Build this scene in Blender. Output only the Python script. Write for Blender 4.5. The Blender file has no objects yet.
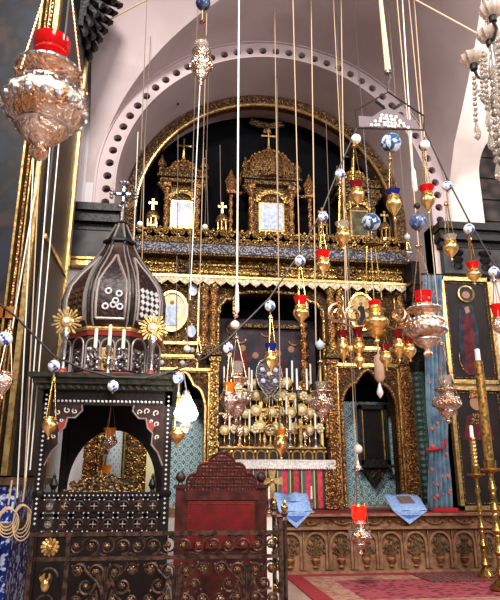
import bpy, math, random
from mathutils import Vector, Matrix, Euler
PI = math.pi
R_ = math.radians
random.seed(7)
scn = bpy.context.scene
col = scn.collection

# ------------------------------------------------------------------ camera, world, light
FPX = 600.0; YAW = R_(7); PIT = R_(16.8); EYE = 1.4
cd = bpy.data.cameras.new('camera'); cam = bpy.data.objects.new('camera', cd); col.objects.link(cam)
cd.sensor_fit = 'VERTICAL'; cd.sensor_height = 36; cd.lens = 36 * FPX / 600; cd.clip_start = .05
cam.location = (0, 0, EYE); cam.rotation_euler = (PI / 2 + PIT, 0, -YAW)
scn.camera = cam
scn.view_settings.view_transform = 'Standard'; scn.view_settings.look = 'None'
scn.view_settings.gamma = 1; scn.view_settings.use_curve_mapping = False
scn.view_settings.exposure = 0.30
w = bpy.data.worlds.new('world'); scn.world = w; w.use_nodes = True
w.node_tree.nodes['Background'].inputs[0].default_value = (.82, .80, .88, 1)
w.node_tree.nodes['Background'].inputs[1].default_value = .17

def area(name, loc, target, size, energy, colr):
    l = bpy.data.lights.new(name, 'AREA'); l.size = size; l.energy = energy; l.color = colr
    o = bpy.data.objects.new(name, l); col.objects.link(o); o.location = loc
    o.rotation_euler = (Vector(target) - Vector(loc)).to_track_quat('-Z', 'Y').to_euler()
    return o
area('dome_window_light', (-1.0, -.5, 11.5), (2.0, 11.5, 3.2), 2.0, 1750, (1, .95, .88))
area('front_fill_light', (2.5, -6, 7.5), (1.8, 11, 3.0), 3, 700, (1, .93, .85))  # added frontal fill from behind the camera, not a known window
area('aisle_window_light', (9.5, 6.5, 9), (5.6, 10.3, 7.5), 1.5, 150, (1, .95, .92))
area('right_fill_light', (7.5, 1.5, 7.0), (-1.2, 9.8, 8.6), 1.6, 420, (1, .95, .94))  # fill added from the right to soften the vault contrast
area('transept_window_light', (-5.5, 4.5, 8.5), (-1.4, 10.3, 7.5), 1.5, 60, (.90, .92, 1))

# ------------------------------------------------------------------ pixel ray helpers (photo pixels at a real distance)
_f = Vector((math.sin(YAW) * math.cos(PIT), math.cos(YAW) * math.cos(PIT), math.sin(PIT)))
_r = Vector((math.cos(YAW), -math.sin(YAW), 0)); _u = _r.cross(_f)
def P(px, py, Y):
    d = _f + _r * ((px - 250) / FPX) + _u * ((300 - py) / FPX)
    t = Y / d.y
    return Vector((d.x * t, Y, EYE + d.z * t))
def mpp(px, py, Y):
    p = P(px, py, Y) - Vector((0, 0, EYE))
    return p.dot(_f) / FPX

# ------------------------------------------------------------------ mesh builder
class MB:
    def __init__(s): s.v = []; s.f = []; s.cuts = []
    def cut(s): s.cuts.append((len(s.v), len(s.f))); return s
    def build_each(s, name, m, parent):    # one object for each piece between cuts
        bounds = [(0, 0)] + s.cuts + [(len(s.v), len(s.f))]; out = []
        for (v0, f0), (v1, f1) in zip(bounds, bounds[1:]):
            if v1 > v0:
                b = MB(); b.v = s.v[v0:v1]; b.f = [tuple(i - v0 for i in f) for f in s.f[f0:f1]]; out.append(b.build(name, m, parent))
        return out
    def add(s, vs, fs):
        n = len(s.v); s.v += [tuple(v) for v in vs]; s.f += [tuple(i + n for i in f) for f in fs]; return s
    def box(s, x0, x1, y0, y1, z0, z1):
        vs = [(x, y, z) for z in (z0, z1) for y in (y0, y1) for x in (x0, x1)]
        return s.add(vs, [(0, 2, 3, 1), (4, 5, 7, 6), (0, 1, 5, 4), (2, 6, 7, 3), (0, 4, 6, 2), (1, 3, 7, 5)])
    def obox(s, c, size, rot=(0, 0, 0)):
        m = Euler(rot).to_matrix(); c = Vector(c); a, b, d = (q / 2 for q in size)
        vs = [c + m @ Vector((x, y, z)) for z in (-d, d) for y in (-b, b) for x in (-a, a)]
        return s.add(vs, [(0, 2, 3, 1), (4, 5, 7, 6), (0, 1, 5, 4), (2, 6, 7, 3), (0, 4, 6, 2), (1, 3, 7, 5)])
    def lathe(s, cx, cy, prof, n=14, mod=None, rot=0, axis='z', cz=0, cap=True):
        vs = []; fs = []
        for j, (r, z) in enumerate(prof):
            for i in range(n):
                a = 2 * PI * i / n + rot
                rr = r * (1 + mod[0] * math.cos(mod[1] * a)) if mod else r
                if axis == 'z': vs.append((cx + rr * math.cos(a), cy + rr * math.sin(a), z))
                else: vs.append((cx + rr * math.cos(a), cy + z, cz + rr * math.sin(a)))
        m = len(prof)
        for j in range(m - 1):
            for i in range(n):
                k = (i + 1) % n
                q = (j * n + i, j * n + k, (j + 1) * n + k, (j + 1) * n + i)
                fs.append(q)
        if cap:
            fs.append(tuple(range(n - 1, -1, -1))); fs.append(tuple((m - 1) * n + i for i in range(n)))
        return s.add(vs, fs)
    def ball(s, c, r, n=8, m=6, sz=1.0):
        prof = [(max(1e-4, r * math.sin(PI * j / m)), c[2] - r * sz * math.cos(PI * j / m)) for j in range(m + 1)]
        return s.lathe(c[0], c[1], prof, n, cap=False)
    def tube(s, pts, r, n=5, closed=False):
        pts = [Vector(p) for p in pts]; L = len(pts); vs = []; fs = []
        rs = r if isinstance(r, (list, tuple)) else [r] * L
        prev = None
        for i, p in enumerate(pts):
            a = pts[(i - 1) % L] if (i or closed) else p
            b = pts[(i + 1) % L] if (i < L - 1 or closed) else p
            t = (b - a)
            t = t.normalized() if t.length > 1e-9 else Vector((0, 0, 1))
            if prev is None:
                ref = Vector((0, 1, 0)) if abs(t.y) < .9 else Vector((1, 0, 0))
                u = t.cross(ref).normalized()
            else:
                u = (prev - t * prev.dot(t))
                u = u.normalized() if u.length > 1e-6 else t.orthogonal().normalized()
            prev = u; v = t.cross(u)
            for k in range(n):
                an = 2 * PI * k / n
                vs.append(p + (u * math.cos(an) + v * math.sin(an)) * rs[i])
        for i in range(L if closed else L - 1):
            j = (i + 1) % L
            for k in range(n):
                q = (k + 1) % n
                fs.append((i * n + k, i * n + q, j * n + q, j * n + k))
        if not closed:
            fs.append(tuple(range(n - 1, -1, -1))); fs.append(tuple((L - 1) * n + k for k in range(n)))
        return s.add(vs, fs)
    def ring(s, c, R, r, n=16, k=5, plane='xz', sq=1.0):
        pts = []
        for i in range(n):
            a = 2 * PI * i / n
            if plane == 'xz': pts.append((c[0] + R * math.cos(a), c[1], c[2] + R * sq * math.sin(a)))
            elif plane == 'xy': pts.append((c[0] + R * math.cos(a), c[1] + R * math.sin(a), c[2]))
            else: pts.append((c[0], c[1] + R * math.cos(a), c[2] + R * math.sin(a)))
        return s.tube(pts, r, k, True)
    def prism(s, poly, y0, y1):            # polygon in x,z pushed along y
        n = len(poly)
        vs = [(x, y0, z) for x, z in poly] + [(x, y1, z) for x, z in poly]
        fs = [tuple(range(n)), tuple(range(2 * n - 1, n - 1, -1))]
        for i in range(n):
            j = (i + 1) % n; fs.append((i, i + n, j + n, j))
        return s.add(vs, fs)
    def prismx(s, poly, x0, x1):           # polygon in y,z pushed along x
        n = len(poly)
        vs = [(x0, y, z) for y, z in poly] + [(x1, y, z) for y, z in poly]
        fs = [tuple(range(n)), tuple(range(2 * n - 1, n - 1, -1))]
        for i in range(n):
            j = (i + 1) % n; fs.append((i, i + n, j + n, j))
        return s.add(vs, fs)
    def strip(s, A, B, y0, y1, closed=False):   # band between two x,z curves, thickness in y
        n = len(A)
        vs = [(x, y0, z) for x, z in A] + [(x, y0, z) for x, z in B] + [(x, y1, z) for x, z in A] + [(x, y1, z) for x, z in B]
        fs = []
        for i in range(n if closed else n - 1):
            j = (i + 1) % n
            fs += [(i, j, n + j, n + i), (2 * n + i, 3 * n + i, 3 * n + j, 2 * n + j), (i, 2 * n + i, 2 * n + j, j), (n + i, n + j, 3 * n + j, 3 * n + i)]
        if not closed:
            fs += [(0, n, 3 * n, 2 * n), (n - 1, 3 * n - 1, 4 * n - 1, 2 * n - 1)]
        return s.add(vs, fs)
    def rope(s, a, b, r=.008, n=5): return s.tube([a, b], r, n)
    def chain(s, a, b, r=.012, link=.035):
        a = Vector(a); b = Vector(b); L = (b - a).length; k = max(2, int(L / link))
        pts = []; rs = []
        for i in range(2 * k + 1):
            pts.append(a.lerp(b, i / (2 * k))); rs.append(r if i % 2 else r * .35)
        return s.tube(pts, rs, 5)
    def build(s, name, m, parent=None, loc=None, smooth=True):
        if parent is None:
            if loc is None:
                xs, ys, zs = zip(*s.v)
                loc = ((min(xs) + max(xs)) / 2, (min(ys) + max(ys)) / 2, min(zs))
            off = Vector(loc)
        else:
            off = Vector(parent.get('_o', (0, 0, 0)))
        me = bpy.data.meshes.new(name)
        me.from_pydata([tuple(Vector(v) - off) for v in s.v], [], s.f)
        me.update()
        if smooth:
            me.shade_smooth(); me.set_sharp_from_angle(angle=R_(38))
        me.materials.append(m)
        o = bpy.data.objects.new(name, me); col.objects.link(o)
        if parent is None: o.location = off
        else: o.parent = parent
        o['_o'] = tuple(off)
        return o

def tag(o, label=None, cat=None, group=None, kind=None):
    if label: o['label'] = label
    if cat: o['category'] = cat
    if group: o['group'] = group
    if kind: o['kind'] = kind
    return o
def thing(name, label, cat, loc, group=None):
    o = bpy.data.objects.new(name, None); col.objects.link(o); o.location = loc; o['_o'] = tuple(loc)
    o.empty_display_size = .1
    return tag(o, label, cat, group)
def dup(root, loc, label, group=None, sc=1.0):
    r = root.copy(); col.objects.link(r); r.location = loc; r['label'] = label; r.scale = (sc, sc, sc)
    if group: r['group'] = group
    for ch in list(root.children):
        c = ch.copy(); col.objects.link(c); c.parent = r
        for g in ch.children:
            d = g.copy(); col.objects.link(d); d.parent = c
    return r
def struct(o): o['kind'] = 'structure'; return o

# ------------------------------------------------------------------ materials
def lin(c):
    return tuple(((v / 255) / 12.92 if v / 255 <= .04045 else ((v / 255 + .055) / 1.055) ** 2.4) for v in c) + (1,)
def mat(name, c1, rough=.5, metal=0, c2=None, tex=None, scale=10, lo=.4, hi=.6, bump=0, bscale=None, rough2=None,
        metal2=None, stretch=None, trans=0, emit=None, es=0, c3=None, spec=None, rnd=1.0, sheen=0, ior=1.45, bdist=.02):
    m = bpy.data.materials.new(name); m.use_nodes = True; nt = m.node_tree; b = nt.nodes['Principled BSDF']
    N = nt.nodes.new; L = nt.links.new
    b.inputs['Base Color'].default_value = lin(c1); b.inputs['Roughness'].default_value = rough; b.inputs['Metallic'].default_value = metal
    b.inputs['Transmission Weight'].default_value = trans; b.inputs['IOR'].default_value = ior
    if spec is not None: b.inputs['Specular IOR Level'].default_value = spec
    if emit: b.inputs['Emission Color'].default_value = lin(emit); b.inputs['Emission Strength'].default_value = es
    if tex:
        tc = N('ShaderNodeTexCoord'); mp = N('ShaderNodeMapping'); L(tc.outputs['Object'], mp.inputs[0])
        if stretch: mp.inputs['Scale'].default_value = stretch
        def T(kind, sc):
            if kind == 'noise':
                t = N('ShaderNodeTexNoise'); t.inputs['Scale'].default_value = sc; t.inputs['Detail'].default_value = 4; out = t.outputs[0]
            elif kind == 'voronoi':
                t = N('ShaderNodeTexVoronoi'); t.inputs['Scale'].default_value = sc; t.inputs['Randomness'].default_value = rnd; out = t.outputs['Distance']
            elif kind == 'edge':
                t = N('ShaderNodeTexVoronoi'); t.feature = 'DISTANCE_TO_EDGE'; t.inputs['Scale'].default_value = sc; t.inputs['Randomness'].default_value = rnd; out = t.outputs['Distance']
            elif kind == 'wave':
                t = N('ShaderNodeTexWave'); t.inputs['Scale'].default_value = sc; t.inputs['Distortion'].default_value = 6; t.inputs['Detail'].default_value = 2; out = t.outputs[1]
            elif kind == 'stripe':
                t = N('ShaderNodeTexWave'); t.inputs['Scale'].default_value = sc; out = t.outputs[1]
            L(mp.outputs[0], t.inputs[0]); return out
        out = T(tex, scale)
        if c2:
            cr = N('ShaderNodeValToRGB'); L(out, cr.inputs[0])
            e = cr.color_ramp.elements; e[0].position = lo; e[0].color = lin(c1); e[1].position = hi; e[1].color = lin(c2)
            if c3:
                x = cr.color_ramp.elements.new(min(.999, hi + (hi - lo))); x.color = lin(c3)
            L(cr.outputs[0], b.inputs['Base Color'])
            for key, v2, v1 in (('Roughness', rough2, rough), ('Metallic', metal2, metal)):
                if v2 is not None:
                    mr = N('ShaderNodeMapRange'); L(out, mr.inputs[0])
                    for i, vv in enumerate((lo, hi, v1, v2)): mr.inputs[i + 1].default_value = vv
                    L(mr.outputs[0], b.inputs[key])
        if bump:
            o2 = out if bscale is None else T('noise' if tex in ('stripe',) else tex, bscale)
            bp = N('ShaderNodeBump'); bp.inputs['Strength'].default_value = abs(bump); bp.inputs['Distance'].default_value = bdist; bp.invert = bump < 0
            L(o2, bp.inputs['Height']); L(bp.outputs[0], b.inputs['Normal'])
    return m

GOLD = mat('gilt carved wood', (240, 196, 112), .30, .85, (84, 52, 22), 'voronoi', 26, .30, .66, -.8, metal2=.3, rough2=.6)  # dark tone follows the bump hollows: crevice shade painted in with the gilding
GOLDB = mat('bright gilt moulding', (226, 190, 124), .32, .9, (164, 122, 66), 'noise', 18, .4, .7, .3)
GOLDR = mat('brown toned gilding', (206, 148, 82), .34, .8, (84, 44, 24), 'voronoi', 30, .3, .62, -.8, metal2=.25, rough2=.6)  # shade of the carved hollows is mixed into this gilding colour as well
GOLDD = mat('old dark gilding', (170, 126, 68), .36, .75, (40, 25, 14), 'voronoi', 32, .25, .55, -.8, metal2=.2, rough2=.7)  # old gilding, with painted shade in the hollows between the carving
GROUND = mat('dark gilt ground', (84, 56, 28), .55, .35, (26, 16, 11), 'noise', 20, .4, .6, .5, spec=.3)
LGOLD = mat('polished gold lamp metal', (255, 216, 142), .3, 1, (244, 186, 100), 'noise', 30, .35, .7, .35, bdist=.006)
LSILV = mat('chased parcel gilt silver', (246, 220, 202), .22, 1, (206, 152, 112), 'noise', 7, .42, .60, 1.0, bscale=34, bdist=.03)
SILV = mat('silver', (206, 200, 198), .3, 1, (138, 130, 128), 'noise', 30, .35, .7, .3)
SILVW = mat('embossed silver plate', (176, 164, 162), .38, .9, (92, 82, 82), 'voronoi', 22, .2, .6, -.9)
BRASS = mat('brass', (214, 176, 100), .24, 1, (140, 100, 46), 'noise', 14, .4, .75, .2)
COPPER = mat('copper link chain', (206, 160, 128), .3, 1)
STEEL = mat('grey chain metal', (172, 164, 158), .35, 1)
IRON = mat('brown wrought iron', (92, 68, 56), .4, .6, (48, 34, 30), 'noise', 18, .4, .6, .3)
IRONG = mat('bronzed iron boss', (136, 104, 76), .38, .75, (84, 60, 44), 'noise', 30, .4, .6, .4)
DWOOD = mat('black walnut wood', (26, 17, 16), .42, 0, (14, 9, 9), 'noise', 10, .4, .65, .3, spec=.3)
DWOOD2 = mat('dark red brown wood', (56, 32, 28), .42, 0, (28, 18, 17), 'noise', 10, .4, .65, .3, spec=.3)
BLACKW = mat('black painted carved wood', (26, 22, 22), .45, 0, (13, 11, 11), 'noise', 16, .4, .6, .6, spec=.3)
REDWOOD = mat('carved dark mahogany', (82, 31, 25), .38, 0, (44, 16, 14), 'noise', 9, .35, .65, .2, spec=.3)
LATT = mat('mahogany with carved lattice', (88, 35, 28), .38, 0, (36, 13, 11), 'voronoi', 26, .42, .62, -1, rnd=0, spec=.3)
LEATHER = mat('oxblood leather', (104, 13, 17), .45, 0, (74, 8, 12), 'noise', 7, .35, .7, .25, spec=.3)
PEARL = mat('mother of pearl', (206, 200, 198), .25, 0, (160, 166, 176), 'noise', 14, .4, .7)
STRING = mat('silver grey inlay stringing', (176, 164, 156), .4, .3, (84, 74, 72), 'stripe', 40, .3, .7)
REDPAINT = mat('brown red painted panel with arabesque', (84, 36, 33), .45, 0, (30, 19, 20), 'voronoi', 16, .16, .34, -.3, spec=.3)
REDP = mat('dull red paint', (132, 40, 34), .5)
PLASTER = mat('mauve white vault plaster', (182, 166, 168), .85, 0, (170, 152, 153), 'noise', 1.2, .35, .7, .05, spec=.2)
PLASTW = mat('white wall plaster', (208, 200, 204), .85, 0, (196, 188, 191), 'noise', 1.5, .35, .7, .05, spec=.2)
HOLE = mat('dark hole shade and boss', (44, 32, 28), .9)
DSTONE = mat('dark grey marble', (58, 54, 56), .45, 0, (22, 20, 21), 'noise', 4, .4, .65, .1, spec=.3)
DARKCLOTH = mat('black blue apse wall cloth', (9, 9, 13), .95, 0, (4, 4, 6), 'noise', 3, .4, .7, spec=.1)
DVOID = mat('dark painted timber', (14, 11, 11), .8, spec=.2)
ARCHG = mat('painted gilt arch border', (138, 96, 52), .42, .5, (52, 30, 24), 'voronoi', 14, .25, .5, -.8, metal2=.1, c3=(84, 60, 40))
STONEP = mat('carved tan stone', (150, 112, 82), .65, 0, (112, 78, 56), 'noise', 9, .35, .65, .5, spec=.3)
STONEG = mat('painted leaf relief', (70, 62, 42), .65, 0, (116, 80, 50), 'noise', 30, .4, .6, .4, spec=.3)
STONEC = mat('ochre relief stone', (150, 100, 62), .6, 0, (106, 70, 44), 'noise', 24, .4, .6, .4, spec=.3)
MARBLE = mat('pale marble', (176, 152, 142), .3, 0, (148, 122, 110), 'noise', 3, .4, .7)
REDRUG = mat('red platform runner', (140, 30, 42), .9, 0, (98, 22, 34), 'noise', 22, .4, .6, .2)
WAX = mat('ivory candle wax', (240, 228, 196), .45, spec=.4)
WAXW = mat('white candle wax', (246, 240, 230), .45)
GLASSR = mat('ruby glass', (226, 20, 16), .12, 0, trans=.35)
GLASSD = mat('deep red glass', (120, 14, 20), .12, 0, trans=.25)
GLASSB = mat('cobalt glass', (26, 34, 110), .12, 0, trans=.25)
GLASSA = mat('amber glass', (236, 132, 24), .12, 0, trans=.3)
GLASSC = mat('clear crystal', (214, 200, 188), .08, 0, trans=.7, ior=1.5)
GLASSF = mat('frosted pleated glass', (232, 212, 198), .2, 0, trans=.4)
EGGW = mat('white glazed ceramic with blue sprigs', (226, 230, 240), .15, 0, (50, 76, 152), 'noise', 20, .54, .58)
EGGB = mat('blue and white glazed ceramic', (44, 76, 120), .15, 0, (206, 218, 230), 'noise', 15, .5, .58)
EGGD = mat('slate blue glazed ceramic', (62, 72, 112), .15, 0, (120, 130, 160), 'noise', 14, .5, .6)
EGGP = mat('plain white ceramic', (238, 234, 228), .2)
NAVY = mat('navy glazed ceramic', (34, 44, 72), .15, 0, (72, 88, 118), 'noise', 10, .5, .62)
ROPEW = mat('white cord', (238, 232, 222), .8)
ROPET = mat('tan cord', (196, 168, 138), .8)
ROPED = mat('dull grey cord', (120, 104, 92), .8)
WIRE = mat('dark wire', (40, 34, 34), .5, .4)
LACE = mat('white altar lace', (240, 236, 232), .8, 0, (206, 196, 194), 'voronoi', 34, .3, .6, -.3)
LACEG = mat('silver lace cloth', (226, 216, 196), .6, 0, (182, 160, 120), 'voronoi', 20, .3, .6, -.4)
SKY = mat('pale blue altar napkin', (150, 178, 222), .85, 0, (120, 152, 206), 'noise', 30, .45, .6, .1)
SKYW = mat('napkin white embroidery', (190, 204, 228), .85)
BLUEEMB = mat('napkin blue embroidery', (70, 104, 180), .85)
CURT = mat('blue flowered curtain', (110, 138, 156), .85, 0, (74, 98, 120), 'noise', 5, .4, .65, .1, spec=.2)
FLOWER = mat('red curtain flowers', (190, 96, 84), .8)
REDC = mat('red cloth', (176, 22, 34), .8)
BLUEBAND = mat('grey brocade band', (128, 124, 130), .45, .5, (48, 44, 50), 'voronoi', 26, .3, .55, -.6)
CANVAS = mat('dark oil canvas', (34, 24, 22), .55, 0, (17, 13, 13), 'noise', 3, .4, .65, spec=.25)
CANVASB = mat('murky blue oil painting', (22, 25, 40), .5, 0, (10, 10, 13), 'noise', 2.2, .40, .52, c3=(42, 28, 26), spec=.3)
ICONW = mat('pale painted icon ground', (224, 212, 176), .5, 0, (204, 188, 150), 'noise', 6, .4, .6)
ICONB = mat('pale blue icon paint', (146, 162, 196), .5, 0, (190, 198, 216), 'noise', 14, .4, .6)
ICONS = mat('silvery blue icon paint', (196, 204, 220), .4, 0, (150, 166, 200), 'noise', 12, .42, .6, c3=(206, 190, 150))
ICONY = mat('aged yellow icon paint', (206, 178, 112), .5, 0, (160, 126, 74), 'noise', 10, .4, .65)
ICONGR = mat('olive icon paint', (96, 92, 52), .5, 0, (54, 44, 30), 'noise', 7, .4, .6)
PURPLE = mat('plum painted canvas', (58, 42, 54), .55, 0, (24, 19, 26), 'noise', 3, .4, .65, spec=.25)
SKIN = mat('painted flesh', (150, 108, 84), .6, spec=.2)
ROBER = mat('painted crimson robe', (96, 32, 40), .6, 0, (62, 22, 28), 'noise', 8, .4, .6, spec=.2)
ROBEB = mat('painted blue robe', (48, 52, 66), .6, 0, (30, 32, 42), 'noise', 8, .4, .6, spec=.2)
BOOK = mat('brown leather book', (116, 92, 82), .6)
GREENB = mat('dark green moulding', (48, 46, 32), .45, .2, (26, 24, 18), 'noise', 14, .4, .6, .4)
STR_RED = mat('rose red brocade stripe', (206, 58, 72), .7, 0, (168, 40, 54), 'noise', 12, .4, .6)
STR_GRN = mat('dark green brocade', (48, 66, 56), .7, 0, (32, 44, 42), 'noise', 16, .4, .6)
STR_YEL = mat('yellow braid', (206, 178, 78), .6)
STR_BLU = mat('grey blue brocade stripe', (70, 84, 100), .7)
MOTTLE = mat('mottled gold and green candle wrap', (176, 126, 58), .35, .5, (84, 74, 44), 'noise', 22, .45, .58, .3)
PLASTIC = mat('beige sleeve', (196, 158, 132), .6)
FLAME = mat('candle flame', (255, 210, 120), .5, emit=(255, 190, 90), es=12)
REDLIT = mat('lit ruby glass', (230, 30, 20), .12, 0, trans=.3, emit=(255, 40, 16), es=.7)
BULB = mat('glowing glass shade', (255, 250, 240), .3, emit=(255, 246, 228), es=14)

def tile_mat(name, scale, cols, base2=None):
    m = bpy.data.materials.new(name); m.use_nodes = True; nt = m.node_tree; b = nt.nodes['Principled BSDF']; N = nt.nodes.new; L = nt.links.new
    tc = N('ShaderNodeTexCoord'); sp = N('ShaderNodeSeparateXYZ'); cb = N('ShaderNodeCombineXYZ'); L(tc.outputs['Object'], sp.inputs[0])
    ad = N('ShaderNodeMath'); ad.operation = 'ADD'; L(sp.outputs[0], ad.inputs[0]); L(sp.outputs[1], ad.inputs[1])
    L(ad.outputs[0], cb.inputs[0]); L(sp.outputs[2], cb.inputs[1])
    v = N('ShaderNodeTexVoronoi'); v.voronoi_dimensions = '2D'; v.inputs['Scale'].default_value = scale; v.inputs['Randomness'].default_value = 0; L(cb.outputs[0], v.inputs[0])
    no = N('ShaderNodeTexNoise'); no.inputs['Scale'].default_value = scale * 4; L(cb.outputs[0], no.inputs[0])
    mx = N('ShaderNodeMath'); mx.operation = 'MULTIPLY_ADD'; L(no.outputs[0], mx.inputs[0]); mx.inputs[1].default_value = .35; L(v.outputs['Distance'], mx.inputs[2])
    cr = N('ShaderNodeValToRGB'); cr.color_ramp.interpolation = 'CONSTANT'; L(mx.outputs[0], cr.inputs[0])
    e = cr.color_ramp.elements
    for i, (p, c) in enumerate(cols):
        x = e[i] if i < 2 else e.new(p)
        x.position = p; x.color = lin(c)
    L(cr.outputs[0], b.inputs['Base Color']); b.inputs['Roughness'].default_value = .22
    return m
TILE = tile_mat('teal and white iznik wall tile', 6.4, [(0, (58, 104, 130)), (.30, (176, 192, 192)), (.42, (84, 134, 146)), (.54, (170, 190, 190)), (.70, (48, 92, 118)), (.82, (150, 174, 178))])
TILEG = tile_mat('green glazed column tile', 9, [(0, (76, 100, 92)), (.32, (44, 66, 62)), (.5, (84, 108, 100)), (.62, (36, 54, 52))])
TILEW = tile_mat('white and teal column tile', 9, [(0, (88, 150, 150)), (.3, (214, 224, 226)), (.6, (206, 218, 222)), (.78, (120, 170, 176))])
def swirl(name):
    return mat(name, (26, 40, 118), .2, 0, (196, 206, 232), 'noise', 15, .52, .57)
TILEB = swirl('blue and white floral dado tile')

def rug_mat(name, W, H, border, fieldA, fieldB, edge, line):
    m = bpy.data.materials.new(name); m.use_nodes = True; nt = m.node_tree; b = nt.nodes['Principled BSDF']; N = nt.nodes.new; L = nt.links.new
    tc = N('ShaderNodeTexCoord'); sp = N('ShaderNodeSeparateXYZ'); L(tc.outputs['Object'], sp.inputs[0])
    def dist(out, h):
        a = N('ShaderNodeMath'); a.operation = 'ABSOLUTE'; L(out, a.inputs[0])
        s = N('ShaderNodeMath'); s.operation = 'SUBTRACT'; s.inputs[0].default_value = h; L(a.outputs[0], s.inputs[1]); return s.outputs[0]
    mn = N('ShaderNodeMath'); mn.operation = 'MINIMUM'; L(dist(sp.outputs[0], W / 2), mn.inputs[0]); L(dist(sp.outputs[1], H / 2), mn.inputs[1])
    no = N('ShaderNodeTexVoronoi'); no.inputs['Scale'].default_value = 9; L(tc.outputs['Object'], no.inputs[0])
    c1 = N('ShaderNodeValToRGB'); L(no.outputs['Distance'], c1.inputs[0]); e = c1.color_ramp.elements; e[0].position = .3; e[0].color = lin(fieldA); e[1].position = .5; e[1].color = lin(fieldB)
    n2 = N('ShaderNodeTexNoise'); n2.inputs['Scale'].default_value = 12; L(tc.outputs['Object'], n2.inputs[0])
    c2 = N('ShaderNodeValToRGB'); L(n2.outputs[0], c2.inputs[0]); e = c2.color_ramp.elements; e[0].position = .45; e[0].color = lin(border); e[1].position = .58; e[1].color = lin(line)
    g1 = N('ShaderNodeMath'); g1.operation = 'GREATER_THAN'; L(mn.outputs[0], g1.inputs[0]); g1.inputs[1].default_value = .62
    g2 = N('ShaderNodeMath'); g2.operation = 'LESS_THAN'; L(mn.outputs[0], g2.inputs[0]); g2.inputs[1].default_value = .24
    x1 = N('ShaderNodeMix'); x1.data_type = 'RGBA'; L(g1.outputs[0], x1.inputs[0]); L(c2.outputs[0], x1.inputs[6]); L(c1.outputs[0], x1.inputs[7])
    x2 = N('ShaderNodeMix'); x2.data_type = 'RGBA'; L(g2.outputs[0], x2.inputs[0]); L(x1.outputs[2], x2.inputs[6]); x2.inputs[7].default_value = lin(edge)
    L(x2.outputs[2], b.inputs['Base Color']); b.inputs['Roughness'].default_value = .95
    return m

# ------------------------------------------------------------------ carving helpers
def arc(cx, cz, R, a0, a1, n, sz=1.0):
    return [(cx + R * math.cos(R_(a0 + (a1 - a0) * i / n)), cz + R * sz * math.sin(R_(a0 + (a1 - a0) * i / n))) for i in range(n + 1)]
def spiral(cx, cz, R, a0, turns, n, end=.18):
    return [(cx + R * (1 - (1 - end) * i / n) * math.cos(a0 + turns * 2 * PI * i / n), cz + R * (1 - (1 - end) * i / n) * math.sin(a0 + turns * 2 * PI * i / n)) for i in range(n + 1)]
def carve(mb, x0, x1, z0, z1, y, cell, seed=1, depth=.03, inside=None):
    rd = random.Random(seed)
    if not inside: mb.box(x0, x1, y + depth * .5, y + depth * .5 + .02, z0, z1)
    nx = max(1, round((x1 - x0) / cell)); nz = max(1, round((z1 - z0) / cell)); dx = (x1 - x0) / nx; dz = (z1 - z0) / nz
    for i in range(nx):
        for j in range(nz):
            cx = x0 + (i + .5) * dx; cz = z0 + (j + .5) * dz
            if inside and not inside(cx, cz): continue
            s = min(dx, dz) * .5; k = (i + j) % 2
            a = (0 if k else PI) + rd.uniform(-.3, .3)
            pts = [(x, y, z) for x, z in spiral(cx, cz, s * .92, a, 1.25 if k else -1.25, 9)]
            mb.tube(pts, [s * .22] * 4 + [s * .18] * 3 + [s * .14] * 3, 4)
            mb.ball((cx, y - depth * .3, cz), s * .3, 5, 4)
            for q in (1, -1):
                mb.obox((cx + q * s * .75, y, cz - k * q * s * .7 + (1 - k) * q * s * .7), (s * .7, depth, s * .28), (0, q * (.8 if k else -.8), 0))
def beads(mb, x0, x1, y, z, r, step):
    n = max(1, int((x1 - x0) / step))
    for i in range(n): mb.ball((x0 + (i + .5) * (x1 - x0) / n, y, z), r, 6, 4)
def twisted(mb, x, y, z0, z1, r, turns, amp=.22, n=10):
    m = int(turns * 8); vs = []; fs = []
    for j in range(m + 1):
        z = z0 + (z1 - z0) * j / m; ph = 2 * PI * turns * j / m
        for i in range(n):
            a = 2 * PI * i / n; rr = r * (1 + amp * math.cos(2 * (a - ph / 2)))
            vs.append((x + rr * math.cos(a), y + rr * math.sin(a), z))
    for j in range(m):
        for i in range(n):
            k = (i + 1) % n; fs.append((j * n + i, j * n + k, (j + 1) * n + k, (j + 1) * n + i))
    fs.append(tuple(range(n - 1, -1, -1))); fs.append(tuple(m * n + i for i in range(n)))
    mb.add(vs, fs)
def cross(mb, x, y, z0, z1, w, t=.02, flare=1.8):
    h = z1 - z0; zc = z0 + h * .62
    def arm(ax, az, bx, bz):
        if ax == bx: mb.prism([(ax - t / 2, az), (ax + t / 2, az), (bx + t * flare / 2, bz), (bx - t * flare / 2, bz)], y - t / 2, y + t / 2)
        else: mb.prism([(ax, az - t / 2), (bx, bz - t * flare / 2), (bx, bz + t * flare / 2), (ax, az + t / 2)], y - t / 2, y + t / 2)
    arm(x, zc, x, z1); arm(x, zc, x, z0); arm(x, zc, x - w / 2, zc); arm(x, zc, x + w / 2, zc)
    mb.ball((x, y, zc), t * .8, 8, 6)

exec_order = []
# ================================================================== SETTING
XC, ZS = 1.8, 6.7
m = MB(); m.box(-9, 12, -5, 13.2, -.1, 0); struct(m.build('floor', MARBLE))
# back wall of the apse: tiled below, dark above, painting shade into the doorway heads
m = MB(); m.box(-1.6, 5.2, 12.4, 12.6, 0, 10.6); struct(m.build('wall_back', DARKCLOTH))
m = MB(); m.box(-1.25, 4.85, 12.34, 12.4, .9, 3.0)
tb = struct(m.build('trim_1', TILE))
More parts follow.
